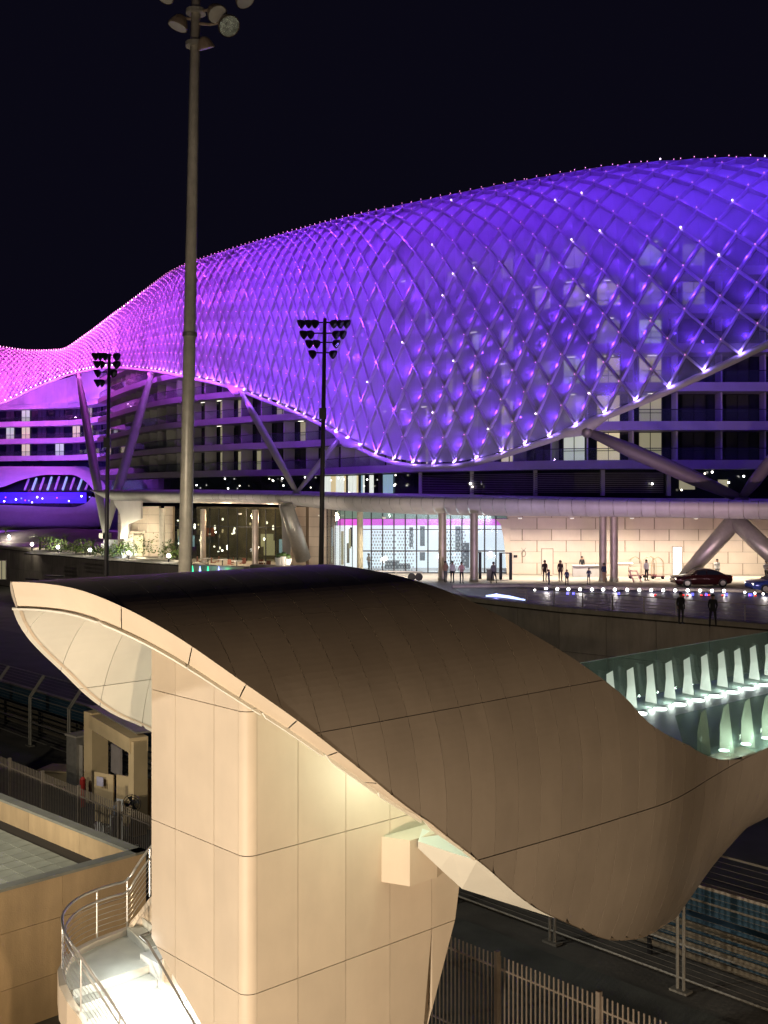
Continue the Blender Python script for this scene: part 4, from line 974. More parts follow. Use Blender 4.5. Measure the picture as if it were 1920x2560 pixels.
# black portal frames by the lobby doors
def portal(px, D, w_, label):
    p = at(px, D); t = thing('door_portal', label, 'portal', p, 'black portal frames by the lobby doors')
    for sg in (-1, 1): MB().box((sg * w_ / 2, 0, 1.12), (.22, .5, 2.24)).obj('post', M['black'], t)
    MB().box((0, 0, 2.27), (w_ + .22, .5, .06)).obj('lintel', M['black'], t)
portal(1264, 96, .85, 'black portal frame just left of the tiled wall')
portal(1192, 97, .55, 'black portal frame partly behind the right bronze lobby pillar')
o = MB().box((0, 0, .45), (.6, .5, .9)).box((0, 0, .93), (.66, .56, .06)).obj('bin', mat('grey bin', (.12, .12, .11), .6)); o.location = at(1226, 95); tag(o, 'squat grey bin behind the walking person near the black portal', 'bin')

# birdcage luggage trolleys
bt = thing('luggage_trolley', 'brass luggage trolley with arched top, leftmost of the group', 'trolley', at(1588, 97), 'luggage trolleys by the wall')
br = mat('brass', (.5, .38, .2), .3, .8, .1)
MB().box((0, 0, .25), (1.1, .6, .06)).obj('platform', mat('maroon carpet', (.12, .02, .03), .9), bt)
for sx_ in (-.5, .5):
    for sy_ in (-.26, .26): MB().tube([(sx_, sy_, .28), (sx_, sy_, 1.45), (sx_ * .6, sy_ * .6, 1.75), (0, 0, 1.9)], .02, 6).obj('hoop', br, bt)
for sx_ in (-.42, .42):
    for sy_ in (-.22, .22): MB().tube([(sx_, sy_ - .03, .11), (sx_, sy_ + .03, .11)], .11, 10).obj('wheel', M['black'], bt)
MB().tube([(-.5, -.26, 1.1), (.5, -.26, 1.1)], .018, 5).obj('hanging_rail', br, bt)
dup(bt, at(1624, 98), .2, 'brass luggage trolley in the middle of the group'); dup(bt, at(1644, 96.5), -.1, 'brass luggage trolley at the right of the group, nearest the glowing door')
t = thing('barrier_stand', 'pink striped folding stand leaning left of the trolleys', 'stand', at(1584, 92.5))
pk = mat('pink paint', (.7, .35, .35), .5)
for dx in (-.1, .5): MB().tube([(dx - .25, 0, 1.0), (dx + .15, .05, .02)], .05, 6).obj('leg', pk, t)
MB().tube([(-.35, 0, .98), (.25, 0, .98)], .04, 6).obj('bar', pk, t)
# cars
def car(px, D, col, rz, label, L_=4.6):
    t = thing('car', label, 'car', at(px, D)); t.rotation_euler = (0, 0, rz)
    st = [(-2.3, .45, .68, .70), (-2.2, .30, .80, .84), (-1.6, .22, .90, .90), (-1.0, .20, .96, .92), (-.6, .2, 1.28, .92), (-.1, .2, 1.42, .92), (.6, .2, 1.43, .92), (1.2, .2, 1.26, .92), (1.7, .22, 1.02, .91), (2.15, .3, .95, .86), (2.3, .45, .78, .74)]
    rows = []
    for x, z0, z1, hw in st:
        cab = max(0, z1 - .96); zb2 = min(z1, .94); tw = hw - cab * .42
        rows.append([Vector((x, -hw * .92, z0)), Vector((x, -hw, .55)), Vector((x, -hw * .97, zb2)), Vector((x, -tw * .96, z1 - .06)), Vector((x, -tw * .7, z1)), Vector((x, tw * .7, z1)), Vector((x, tw * .96, z1 - .06)), Vector((x, hw * .97, zb2)), Vector((x, hw, .55)), Vector((x, hw * .92, z0)), Vector((x, -hw * .92, z0))])
    mb = MB(); mb.grid(rows); mb.add(rows[0][:10], [tuple(range(10))]); mb.add(rows[-1][:10], [tuple(range(10))[::-1]]); mb.obj('body', col, t, smooth=True)
    gl_ = M['facdark']
    for sg in (-1, 1):
        mb = MB(); y = lambda z: sg * (.905 - (z - .94) * .42)
        mb.add([(-.85, y(.98), .98), (.15, y(.98), .98), (.15, y(1.34), 1.34), (-.45, y(1.30), 1.28)], [(0, 1, 2, 3)]); mb.obj('side_window', gl_, t)
        mb = MB(); mb.add([(.22, y(.98), .98), (1.45, y(.98), 1.0), (1.05, y(1.26), 1.26), (.22, y(1.34), 1.34)], [(0, 1, 2, 3)]); mb.obj('side_window', gl_, t)
        for x in (-1.4, 1.45):
            w_ = MB().tube([(x, sg * .80, .33), (x, sg * .95, .33)], .33, 18).obj('wheel', M['black'], t); MB().tube([(x, sg * .945, .33), (x, sg * .965, .33)], .2, 14).obj('rim', M['steel'], w_)
        MB().box((-2.22, sg * .62, .66), (.12, .3, .12)).obj('headlight', M['lampsoft'], t); MB().box((2.22, sg * .66, .82), (.14, .26, .12)).obj('tail_light', M['red'], t)
        MB().box((-.75, sg * 1.0, 1.02), (.16, .18, .11)).obj('mirror', col, t)
    mb = MB(); mb.add([(-1.0, -.72, 1.0), (-1.0, .72, 1.0), (-.42, .58, 1.36), (-.42, -.58, 1.36)], [(0, 1, 2, 3)]); mb.obj('windscreen', gl_, t)
car(1752, 89, mat('dark maroon car paint', (.035, .008, .008), .15, .3, 0), .06, 'dark maroon saloon car parked before the bent pylon')
car(1945, 84, mat('blue car paint', (.03, .05, .22), .15, .3, 0), .1, 'blue car partly cut off by the right picture edge')
# glowing kerb strip under far right wall
o = MB().box((0, 0, .06), (6, .1, .08)).obj('kerb_light', glow('warm strip', (1, .8, .5), 1.5)); o.location = at(1860, 98); tag(o, 'glowing warm light strip at the foot of the tiled wall between the two cars', 'light strip')
# white queue rails in front of the lobby, left
t = thing('guard_barrier', 'white horizontal barrier with dark wheels before the lobby at left', 'barrier', at(990, 93))
MB().tube([(-2.2, 0, .95), (2.2, 0, .85)], .06, 8).obj('rail', M['white'], t); MB().tube([(-2.2, 0, .6), (2.2, 0, .5)], .04, 8).obj('rail', M['white'], t)
for x in (-1.9, 0, 1.9): MB().tube([(x, 0, 0), (x, 0, .9)], .04, 6).obj('post', M['galv'], t)
for x in (1.3, 1.9): MB().tube([(x, -.1, .45), (x, .1, .45)], .32, 14).obj('wheel', M['black'], t)

# ================================================================== MASTS
def floodhead(mb, c, aim, s=1.0):
    a = Vector(aim).normalized(); R = a.to_track_quat('Z', 'Y').to_matrix(); pr = [(0, .10), (.08, .20), (.25, .30), (.42, .36), (.46, .36)]
    vs = []; n = 14
    for z, r in pr:
        for k in range(n): vs.append(Vector(c) + R @ Vector((math.cos(6.2832 * k / n) * r * s, math.sin(6.2832 * k / n) * r * s, z * s)))
    fs = [(i * n + k, i * n + (k + 1) % n, (i + 1) * n + (k + 1) % n, (i + 1) * n + k) for i in range(len(pr) - 1) for k in range(n)]; fs.append(tuple(range(n))[::-1])
    mb.add(vs, fs); cen = Vector(c) + a * .45 * s
    return cen, R
def mast(px0, py0, px1, py1, D, r0, r1, heads, label, m, tiers=None):
    A = P(px0, py0, D); B = P(px1, py1, D); d = B - A; A = A - d * (A.z / d.z); t = thing('floodlight_mast', label, 'mast', A); d = B - A
    MB().tube([Vector((0, 0, 0)), d * .5, d], [r0, (r0 + r1) / 2, r1], 20).obj('pole', m, t, smooth=True)
    MB().tube([(0, 0, 0), (0, 0, .1)], r0 * 1.8, 16).obj('base_plate', M['galv'], t)
    return t, A, d
# tall near mast
t, A, d = mast(463, 1420, 492, -120, 45, .305, .185, None, 'tall near floodlight mast crossing the sky, its lamp heads at the top edge', M['mastgrey'])
for py, r in ((841, .30), (470, .0)):
    if r:
        c = P(474, py, 45) - A; MB().tube([c, c + d.normalized() * .16], .30, 20).obj('collar', M['galv'], t)
HD = [((455, 38), (-.35, -.1, -1), 1.15), ((530, 18), (.55, -.5, -.85), 1.15), ((560, 52), (.45, -.65, -.65), 1.25), ((507, 92), (.25, .3, -.9), 1.0), ((425, -30), (-.4, -.4, -.9), 1.1), ((600, -20), (.5, -.3, -.9), 1.1)]
hm = mat('lamp housing brown', (.20, .15, .115), .5, .3, .2, 4)
for (px, py), aim, s in HD:
    c = P(px, py, 44.6 if px > 470 else 45) - A; mb = MB(); cen, R = floodhead(mb, c, aim, s * 1.0); o = mb.obj('floodlight', hm, t)
    a = Vector(aim).normalized(); MB().tube([cen - a * .02, cen + a * .01], .33 * s, 16).obj('lens', M['steel'] if px != 560 else mat('mirror lens', (.5, .47, .40), .25, .8, .5, 6), o)
    yk = MB(); pc = P(489 - py * .006, py + 6, 45) - A; yk.tube([c + a * .1, (c + pc) / 2 + Vector((0, 0, -.1)), pc], .06, 8); yk.obj('bracket', hm, t)
for py, r in ((30, .40), (112, .42)):
    c = P(490, py, 45) - A; MB().tube([c - Vector((0, 0, .08)), c + Vector((0, 0, .08))], r, 18).obj('ring_plate', M['galv'], t)
# two thin far masts with tiers of lamp heads
def farmast(px0, px1, ytop, D, r0, tiers, label):
    t, A, d = mast(px0, 1400, px1, ytop, D, r0, r0 * .62, None, label, mat('dark mast', (.05, .045, .045), .5, .3) if 'dark mast' not in bpy.data.materials else bpy.data.materials['dark mast'])
    for y, xs_ in tiers:
        for i, x in enumerate(xs_):
            c = P(x, y, D + (.5 if i % 2 else -.5)) - A; mb = MB(); sg = 1 if x > px1 else -1
            cen, R = floodhead(mb, c + Vector((0, 0, .1)), (sg * .8, -.3, -.45), .95); o = mb.obj('floodlight', M['black'], t)
            MB().tube([cen - Vector((sg * .8, -.3, -.45)).normalized() * .03, cen], .24, 10).obj('lens', M['facdark'], o)
        p0, p1 = P(min(xs_), y - 2, D) - A, P(max(xs_), y - 2, D) - A; MB().tube([p0, p1], .05, 6).obj('cross_arm', M['black'], t)
    for y in (tiers[-1][0] + 150,): MB().box(P(px1 - 5, y, D) - A, (.5, .4, .8)).obj('control_box', M['black'], t)
farmast(803, 812, 796, 80, .21, [(808, (762, 780, 796, 826, 842, 858)), (835, (768, 785, 832, 848)), (858, (782, 800, 832)), (884, (790, 824))], 'dark thin floodlight mast in the middle with four tiers of lamp heads')
farmast(266, 273, 884, 88, .20, [(890, (246, 258, 270, 284)), (910, (250, 262, 284)), (932, (252, 276)), (956, (252, 262))], 'dark thin floodlight mast on the left in front of the shell waist')

# ================================================================== HOODED FOOTBRIDGE
Z0 = -5.5
fA = pchip([-4, 3, 9, 13, 27], [3.3, 3.4, 3.4, 2.9, 2.9]); fZB = pchip([-4, 4, 7, 9.5, 12, 14, 16, 27], [-10, -11.2, -11.6, -11.7, -11.3, -10.1, -9.3, -8.8])
def sec(t, th, off=0):
    """th in degrees, 90 crown, 0 near side, -90 belly, 180 far side; off = inward offset"""
    a = fA(t) - off; s = math.sin(math.radians(th)); u = -a * math.cos(math.radians(th)); z = Z0 + (4.1 - off) * s if s > 0 else Z0 + (Z0 - fZB(t) - off) * s
    return uv(u, t, z)
nr = [(90, -3.35), (79.5, -2.75), (67, -2.25), (54, -1.65), (41, -.95), (25, .2), (15.5, .95), (2, 2.15), (-10.5, 3.75), (-21.5, 5.25), (-30, 6.85), (-38, 8.38), (-43, 9.9), (-48, 11.4), (-60, 13), (-90, 14)]
fr2 = [(90, -3.35), (67.5, -2.78), (56, -2.38), (48, -2), (37, -1.35), (26, -.65), (19, -.05), (14, .55), (9, 1.1), (-2, 2.6), (-9, 6), (-14, 9.4), (-30, 11.2), (-60, 13), (-90, 14)]
fn = pchip([a for a, b in nr[::-1]], [b for a, b in nr[::-1]]); ff = pchip([a for a, b in fr2[::-1]], [b for a, b in fr2[::-1]])
ct = [(90, 3.0), (82, 3.25), (75, 3.65), (63, 4.5), (45, 5.8), (30, 7.15), (19, 8.15), (10.5, 8.8), (2.5, 10), (-5, 11.8), (-9.5, 14), (-9.6, 26), (-90, 26)]
ft = pchip([a for a, b in ct[::-1]], [b for a, b in ct[::-1]])
def trim(th):
    q = th if th <= 90 else 180 - th
    return (fn(q) if th <= 90 else ff(q)), ft(q)
br_ = thing('covered_footbridge', 'big brown panelled hood that turns into a footbridge over the track', 'footbridge')
bands = [(90, 57), (57, 25), (25, -9.5), (-9.5, -45), (-45, -90)]
allb = bands + [(180 - b, 180 - a) for a, b in bands]
def panelmesh(t0, t1, ta, tb, off, thick, m, name, nth, gap=.006, thgap=.18, smooth=True):
    g = (tb - ta); ta2 = ta + math.copysign(thgap, g); tb2 = tb - math.copysign(thgap, g); rows = []; any_ = False
    for j in range(nth + 1):
        th = ta2 + (tb2 - ta2) * j / nth; lo, hi = trim(th); a = max(t0 + gap, lo); b = min(t1 - gap, hi)
        if b <= a + 1e-4: a = b = min(max((a + b) / 2, lo), hi)
        else: any_ = True
        rows.append((th, a, b))
    if not any_: return None
    mb = MB()
    good = [r for r in rows]
    # keep only runs with width, plus their neighbours
    idx = [k for k, r in enumerate(rows) if r[2] > r[1] + 1e-4]
    def solve(thv, thc):          # bisect for the angle where the trimmed strip closes
        for _ in range(14):
            m_ = (thv + thc) / 2; lo, hi = trim(m_)
            if min(t1 - gap, hi) > max(t0 + gap, lo) + 1e-4: thv = m_
            else: thc = m_
        lo, hi = trim(thv); return (thv, max(t0 + gap, lo), min(t1 - gap, hi))
    pre = [solve(rows[idx[0]][0], rows[idx[0] - 1][0])] if idx[0] > 0 else []
    post = [solve(rows[idx[-1]][0], rows[idx[-1] + 1][0])] if idx[-1] < nth else []
    rows = pre + rows[idx[0]:idx[-1] + 1] + post
    out = [[sec(t, th, off) for t in (a, (a + b) / 2, b)] for th, a, b in rows]; inn = [[sec(t, th, off + thick) for t in (a, (a + b) / 2, b)] for th, a, b in rows]
    nrow = len(out); vs = [p for r in out for p in r] + [p for r in inn for p in r]; o = nrow * 3; fs = []
    for i in range(nrow - 1):
        for j in range(2):
            q = (i * 3 + j, i * 3 + j + 1, (i + 1) * 3 + j + 1, (i + 1) * 3 + j); fs.append(q); fs.append(tuple(x + o for x in q[::-1]))
        fs.append((i * 3, (i + 1) * 3, (i + 1) * 3 + o, i * 3 + o)); fs.append((i * 3 + 2, i * 3 + 2 + o, (i + 1) * 3 + 2 + o, (i + 1) * 3 + 2))
    fs.append((0, o, 1 + o, 1)); fs.append((1, 1 + o, 2 + o, 2)); e = (nrow - 1) * 3; fs.append((e, e + 1, e + 1 + o, e + o)); fs.append((e + 1, e + 2, e + 2 + o, e + 1 + o))
    mb.add(vs, fs); return mb
TS = list(np.arange(-3.4, 25.9, .62))
cnt = 0
for t0 in TS:
    for (ta, tb) in allb:
        mb = panelmesh(t0, t0 + .62, ta, tb, 0, .035, None, '', 18, .005, .10 if ta != 90 and tb != 90 else .0)
        if mb: o = mb.obj('shell_panel', M['bronze'], br_); cnt += 1
# dark substructure under the joints and pale lining inside
def liner(off, m, name):
    mb = MB()
    h1 = list(np.linspace(90, -9.45, 60)); h2 = list(np.linspace(-9.62, -90, 50))
    for ths in (h1, h2, [180 - a for a in h1], [180 - a for a in h2]):
        rows = []
        for th in ths:
            lo, hi = trim(th); lo += .01; hi -= .01; rows.append([sec(lo + (hi - lo) * k / 60, th, off) for k in range(61)])
        mb.grid(rows)
    return mb.obj(name, m, br_, smooth=True)
liner(.045, M['joint'], 'substructure')
# lining panels of the hood
LT = list(np.arange(-3.4, 11, 1.0))
for t0 in LT:
    for (ta, tb) in [(90, 35), (35, -9.5), (-9.5, -90), (90, 150), (150, 189.5), (189.5, 270)]:
        mb = panelmesh(t0, t0 + 1.0, ta, tb, .40, .03, None, '', 16, .008, .12)
        if mb: mb.obj('lining_panel', M['creamin'], br_)
# pale rim (thickness of the hood), in segments
edges = [trim]; segs = 30
def rimseg(tha, thb, n=8):
    mb = MB(); rows = []
    for k in range(n + 1):
        th = tha + (thb - tha) * k / n; t = trim(th)[0]; rows.append([sec(t - .012, th, -.01), sec(t + .04, th, .22), sec(t + .10, th, .44), sec(t + .16, th, .44)])
    mb.grid(rows); return mb
rs = [90, 66, 50, 38.5, 28.5, 20, 11.5, 2.5, -6, -14, -21, -28, -34, -39.5, -44, -52, -66, -90]
for a, b in zip(rs, rs[1:]):
    rimseg(a - .12, b + .12).obj('rim_panel', M['cream'], br_)
    rimseg(180 - a + .12, 180 - b - .12).obj('rim_panel', M['cream'], br_)
# cap edge of the top opening
mb = MB(); rows = []
for k in range(60):
    th = 90 - 99.5 * k / 59; t = trim(th)[1]; rows.append([sec(t, th, 0), sec(t, th, .44)])
mb.grid(rows); rows = []
for k in range(60):
    th = 90 + 99.5 * k / 59; t = trim(th)[1]; rows.append([sec(t, th, 0), sec(t, th, .44)])
mb.grid(rows); mb.obj('opening_edge', M['bronze'], br_)
# bridge trough: deck, ribs, glass
def edge_th(t):       # angle of the cut edge of the shell at t
    a, b = -9.5, 90.0
    if t >= 13.99: return -9.55
    for _ in range(30):
        m_ = (a + b) / 2
        if ft(m_) > t: a = m_
        else: b = m_
    return a
def edge(t, sg, off=.02): th = edge_th(t); return sec(t, th if sg < 0 else 180 - th, off)
deck = MB(); deck.add([uv(-2.0, 5.3, -6.22), uv(-2.0, 26, -6.22), uv(2.0, 26, -6.22), uv(2.0, 5.3, -6.22), uv(-2.0, 5.3, -6.5), uv(-2.0, 26, -6.5), uv(2.0, 26, -6.5), uv(2.0, 5.3, -6.5)], [(0, 1, 2, 3), (7, 6, 5, 4), (0, 4, 5, 1), (2, 6, 7, 3), (3, 7, 4, 0)])
deck.obj('deck', mat('dark deck', (.10, .12, .11), .5, 0, .1, 1), br_)
ribm = mat('white rib', (.72, .74, .68), .45, 0, .05, 3)
dlm = glow('bridge deck lamp', (.85, 1.0, .93), 7)
GZ = -4.85
for i, t in enumerate(np.arange(10.2, 25.5, .98)):
    for sg in (1, -1):
        if sg == -1 and t < 11.2: continue
        # folded fin: two leaves meeting at a ridge
        b0 = uv(sg * 1.55, t, -6.2); b1 = uv(sg * 1.95, t + .34, -6.2); r0 = uv(sg * 2.15, t + .17, -6.15); tp = uv(sg * 2.72, t + .17, -5.12); s0 = uv(sg * 2.60, t - .0, -5.28); s1 = uv(sg * 2.62, t + .34, -5.28)
        zb_r = -6.16 if sg > 0 else -6.2; k_ = .0 if sg > 0 else .15
        o_, r_i = (2.45, 2.12) if sg > 0 else (2.35, 2.66); dr = .13 if sg > 0 else -.13
        b0 = uv(sg * o_, t + .04, zb_r); rb = uv(sg * r_i, t + .16, zb_r - .06); b1 = uv(sg * o_, t + .28, zb_r)
        m0, mr_, m1 = uv(sg * (o_ - .03), t + .09, -5.6), uv(sg * (r_i + dr * .8), t + .20, -5.6), uv(sg * (o_ - .03), t + .31, -5.6)
        bk0 = uv(sg * (o_ + .03), t + .15, -5.16); rt = uv(sg * (r_i + dr * 1.6), t + .25, -5.05); bk1 = uv(sg * (o_ + .03), t + .35, -5.16)
        mb = MB(); mb.add([b0, rb, b1, m0, mr_, m1, bk0, rt, bk1], [(0, 1, 4, 3), (1, 2, 5, 4), (3, 4, 7, 6), (4, 5, 8, 7), (6, 7, 8), (0, 3, 5, 2), (3, 6, 8, 5), (0, 2, 1)]); mb.obj('rib', ribm, br_)
        if i % 1 == 0 and sg == 1:
            mb = MB(); c = uv(sg * 1.62, t + .55, -6.205); mb.tube([c, c + Vector((0, 0, .02))], .19, 14); mb.obj('deck_lamp', dlm, br_)
            lamp('bridge_light', 'POINT', c + U * .28 + Vector((0, 0, .15)), 11, (.86, 1, .90), size=.08)
        elif sg == -1:
            mb = MB(); c = uv(sg * 2.7, t + .62, -6.06); mb.tube([c, c + Vector((0, 0, .02))], .12, 12); mb.obj('deck_lamp', dlm, br_)
            lamp('bridge_light', 'POINT', uv(-2.72, t + .66, -5.85), 14, (.9, 1, .8), size=.08)
for i, t in enumerate(np.arange(8.3, 25.5, .98)):
    for sg in (1, -1):
        if sg == -1 and t < 10.2: continue
        a, b = t + .012, t + .968; pa0, pb0 = edge(a, sg, .06), edge(b, sg, .06); w1 = sg * 3.02
        if pa0.z > ZC + GZ - .1: continue
        h = Vector((0, 0, .02)); s_ = -U * sg * .02
        mb = MB(); mb.hexa([pa0, pb0, pb0 + s_, pa0 + s_], [uv(w1, a, GZ), uv(w1, b, GZ), uv(w1, b, GZ) + s_, uv(w1, a, GZ) + s_]); mb.obj('glass_panel', M['glassb'], br_)
    if t > 9.5: MB().tube([uv(3.02, t, GZ), uv(3.02, t + .98, GZ)], .012, 4).obj('glass_clip', M['steel'], br_)
# sloping side sheets between deck and the shell edge
ssm = mat('side sheet', (.26, .33, .30), .35, 0, .1)
for sg in (1, -1):
    mb = MB(); mb.grid([[uv(sg * 1.95, t, -6.215), uv(sg * 1.95, t, -6.215).lerp(edge(t, sg), .5), edge(t, sg)] for t in np.arange(9.0, 26, .5)]); mb.obj('side_sheet', ssm, br_)
# hood interior lamps (cool white)
lamp('hood_light', 'POINT', uv(-2.1, 3.7, -3.9), 190, (.80, 1.0, .80), size=.15)
lamp('hood_light', 'POINT', uv(-2.2, 2.4, -5.1), 15, (.86, 1.0, .84), size=.25)
lamp('hood_light', 'SPOT', uv(-2.6, 3.5, -3.3), 60, (.85, 1.0, .85), uv(-1.5, 3.2, -4.2), .1, 100, .8)
lamp('hood_light', 'POINT', uv(1.9, 2.4, -3.4), 42, (.84, 1.0, .86), size=.2)
t = thing('hood_lamp', 'small black bracket lamp under the rim beside the bridge floor', 'lamp', uv(-2.0, 4.4, -5.6)); MB().tube([(0, 0, 0), (0, 0, .5)], .035, 8).obj('arm', M['black'], t); MB().box((-.08, 0, .5), (.26, .12, .08)).obj('lamp_head', M['galv'], t)
# sloping soffit under the bridge mouth
mb = MB(); inner = [sec(trim(th)[0] + .1, th, .42) for th in (-1, -8, -15, -22, -30)]
low = [P(1045, 2120, 20.4), P(1100, 2172, 20.6), P(1155, 2222, 20.9), P(1290, 2265, 21.6), sec(trim(-30)[0] + .02, -30, .05)]
inner = [P(1045, 2103, 20.3), P(1130, 2132, 20.2), sec(trim(-12)[0] + .05, -12, .35), sec(trim(-22)[0] + .05, -22, .3), sec(trim(-29)[0], -29, .05)]
mb.add(inner + low + [v + Vector((.1, .6, .05)) for v in inner + low], [(i, i + 1, 6 + i, 5 + i) for i in range(4)] + [(10 + i, 15 + i, 16 + i, 11 + i) for i in range(4)] + [(i, 10 + i, 11 + i, i + 1) for i in range(4)] + [(5 + i, 6 + i, 16 + i, 15 + i) for i in range(4)])
mb.obj('mouth_soffit', M['creamin'], br_)

# ------------------------------------------------------------------ stair tower
tw = thing('stair_tower', 'cream panelled stair tower standing under the brown hood', 'tower')
Cn = Vector((-2.28, 18.5, 0))
def tv(u, v, z): p = Cn + U * u + V * v; return Vector((p.x, p.y, ZC + z))
ztop = -1.95
zj = [-ZC + .02, -10.65, -8.35, -6.05, -3.65, ztop]
# dark core, slightly smaller; right end slopes inward downward
def vend(z): return 5.2 + (z + 7.77) * .40 if z < -7.77 else (5.2 + (z + 7.77) * .12 if z < -6.0 else 5.4 - (z + 6.05) * .55)
def hood_z(u_c, t):      # underside of the hood above a plan position
    q = min(.999, abs(u_c) / (3.3 - .45)); return Z0 + 3.6 * math.sqrt(1 - q * q) - .03
core = MB()
rec = .40    # recess of the lower left wall
for k in range(5):
    z0, z1 = zj[k], zj[k + 1]
    core.hexa([tv(.10, rec + .05 if k < 2 else .10, z0), tv(.10, vend(z0) - .05, z0), tv(2.95, vend(z0) - .05, z0), tv(2.95, rec + .05 if k < 2 else .10, z0)], [tv(.10, rec + .05 if k < 2 else .10, z1), tv(.10, vend(z1) - .05, z1), tv(2.95, vend(z1) - .05, z1), tv(2.95, rec + .05 if k < 2 else .10, z1)])
core.obj('core', M['jointtan'], tw)
G_ = .007
def face_panel(fn_, a0, a1, z0, z1, m=M['cream'], poly=None, name='wall_panel', d=.07):
    """fn_(a, z, depth) -> point"""
    pts = poly or [(a0 + G_, z0 + G_), (a1 - G_, z0 + G_), (a1 - G_, z1 - G_), (a0 + G_, z1 - G_)]; n = len(pts)
    mb = MB(); fr = [fn_(a, z, 0) for a, z in pts]; bk2 = [fn_(a, z, d) for a, z in pts]
    mb.add(fr + bk2, [tuple(range(n)), tuple(range(n, 2 * n))[::-1]] + [(i, n + i, n + (i + 1) % n, (i + 1) % n) for i in range(n)]); return mb.obj(name, m, tw)
left = lambda a, z, d_: tv(a, d_, z); right = lambda a, z, d_: tv(d_, a, z); back = lambda a, z, d_: tv(3.0 - d_, a, z)
ua = [.22, .94, 2.18, 3.0]
rail_z = lambda u: -8.24 + (u - 3.0) * (-8.24 + 9.08) / (3.0 - 1.63)   # lower edge of the left face, following the handrail
for k in range(5):
    z0, z1 = zj[k], zj[k + 1]
    for a0, a1 in zip(ua, ua[1:]):
        l0, l1 = rail_z(a0), rail_z(a1)
        if z1 <= l0: continue
        zz0, zz1 = max(z0, l0), max(z0, l1)
        top0 = min(z1, hood_z(a0 - 1.5, 0)); top1 = min(z1, hood_z(a1 - 1.5, 0))
        poly = [(a0 + G_, zz0 + G_)]
        if l0 < z0 < l1 : poly.append((a0 + (a1 - a0) * (z0 - l0) / (l1 - l0), z0 + G_))
        if l1 > z1: 
            poly += [(a0 + (a1 - a0) * (z1 - l0) / (l1 - l0), z1 - G_), (a0 + G_, z1 - G_)]
        else: poly += [(a1 - G_, zz1 + G_), (a1 - G_, top1 - G_), (a0 + G_, top0 - G_)]
        face_panel(left, a0, a1, z0, z1, poly=poly)
# overhang return under the cut edge
mb = MB(); mb.add([tv(.22, 0, rail_z(.22)), tv(3.0, 0, rail_z(3.0)), tv(3.0, rec, rail_z(3.0)), tv(.22, rec, rail_z(.22))], [(0, 1, 2, 3)]); mb.obj('overhang_soffit', M['white'], tw)
face_panel(lambda a, z, d_: tv(a, rec + d_, z), 0, 0, 0, 0, M['white'], [(-.0, -ZC + .05), (3.0, -ZC + .05), (3.0, -8.24), (0.0, rail_z(0) )], 'stair_wall')
for i in range(5):
    u = .3 + i * .6; MB().tube([tv(u - .2, .12, rail_z(u) - .05), tv(u + .2, .12, rail_z(u + .3) - .08)], .03, 6).obj('strip_lamp', M['lampw'], tw)
lamp('stair_light', 'AREA', tv(2.0, .12, rail_z(2.0) - .12), 170, (.93, 1, .98), tv(1.9, -.45, -10.2), 2.2, sy=.15)
lamp('stair_light', 'POINT', tv(3.6, -.1, -8.5), 22, (.93, 1, .98), size=.15)
# rounded corner strip
for k in range(5):
    z0, z1 = zj[k], min(zj[k + 1], hood_z(-1.5, 0)); mb = MB(); rows = []
    for j in range(9):
        a = math.radians(90 * j / 8); u_ = .22 - .22 * math.sin(a); v_ = .22 - .22 * math.cos(a); rows.append([tv(u_, v_, z0 + G_), tv(u_, v_, z1 - G_)])
    if z1 > z0: mb.grid(rows); mb.obj('corner_panel', M['cream'], tw, smooth=True)
va = [.22, 1.09, 2.17, 3.24, 4.33, 5.6]
for k in range(5):
    z0, z1 = zj[k], min(zj[k + 1], hood_z(-1.5, 1))
    for a0, a1 in zip(va, va[1:]):
        e0, e1 = min(a1, vend(z0)), min(a1, vend(z1))
        if e1 <= a0 + .02: continue
        if e0 <= a0 + .02:          # the slanting end cuts this panel to a triangle
            zc = z0 + (z1 - z0) * (a0 + .02 - vend(z0)) / (vend(z1) - vend(z0))
            tri = [(a0 + G_, zc), (e1 - G_, z1 - G_), (a0 + G_, z1 - G_)]
            face_panel(right, a0, a1, z0, z1, poly=tri); face_panel(back, a0, a1, z0, z1, poly=tri); continue
        face_panel(right, a0, a1, z0, z1, poly=[(a0 + G_, z0 + G_), (e0 - (G_ if e0 == a1 else 0), z0 + G_), (e1 - (G_ if e1 == a1 else 0), z1 - G_), (a0 + G_, z1 - G_)])
        face_panel(back, a0, a1, z0, z1, poly=[(a0 + G_, z0 + G_), (e0, z0 + G_), (e1, z1 - G_), (a0 + G_, z1 - G_)])
mb = MB(); mb.grid([[tv(0.02, vend(z), z), tv(2.98, vend(z), z)] for z in zj]); mb.obj('end_wall', M['cream'], tw)
# box bracket carrying the bridge mouth
mb = MB(); a, b = tv(-.55, 3.12, 0), tv(-.38, 3.85, 0)
mb.prism([(tv(.02, 3.02, 0).x, tv(.02, 3.02, 0).y), (tv(-.52, 3.25, 0).x, tv(-.52, 3.25, 0).y), (tv(-.52, 3.95, 0).x, tv(-.52, 3.95, 0).y), (tv(-.1, 4.95, 0).x, tv(-.1, 4.95, 0).y), (tv(.02, 4.95, 0).x, tv(.02, 4.95, 0).y)], ZC - 7.15, ZC - 6.32); mb.obj('bracket_box', M['cream'], tw)

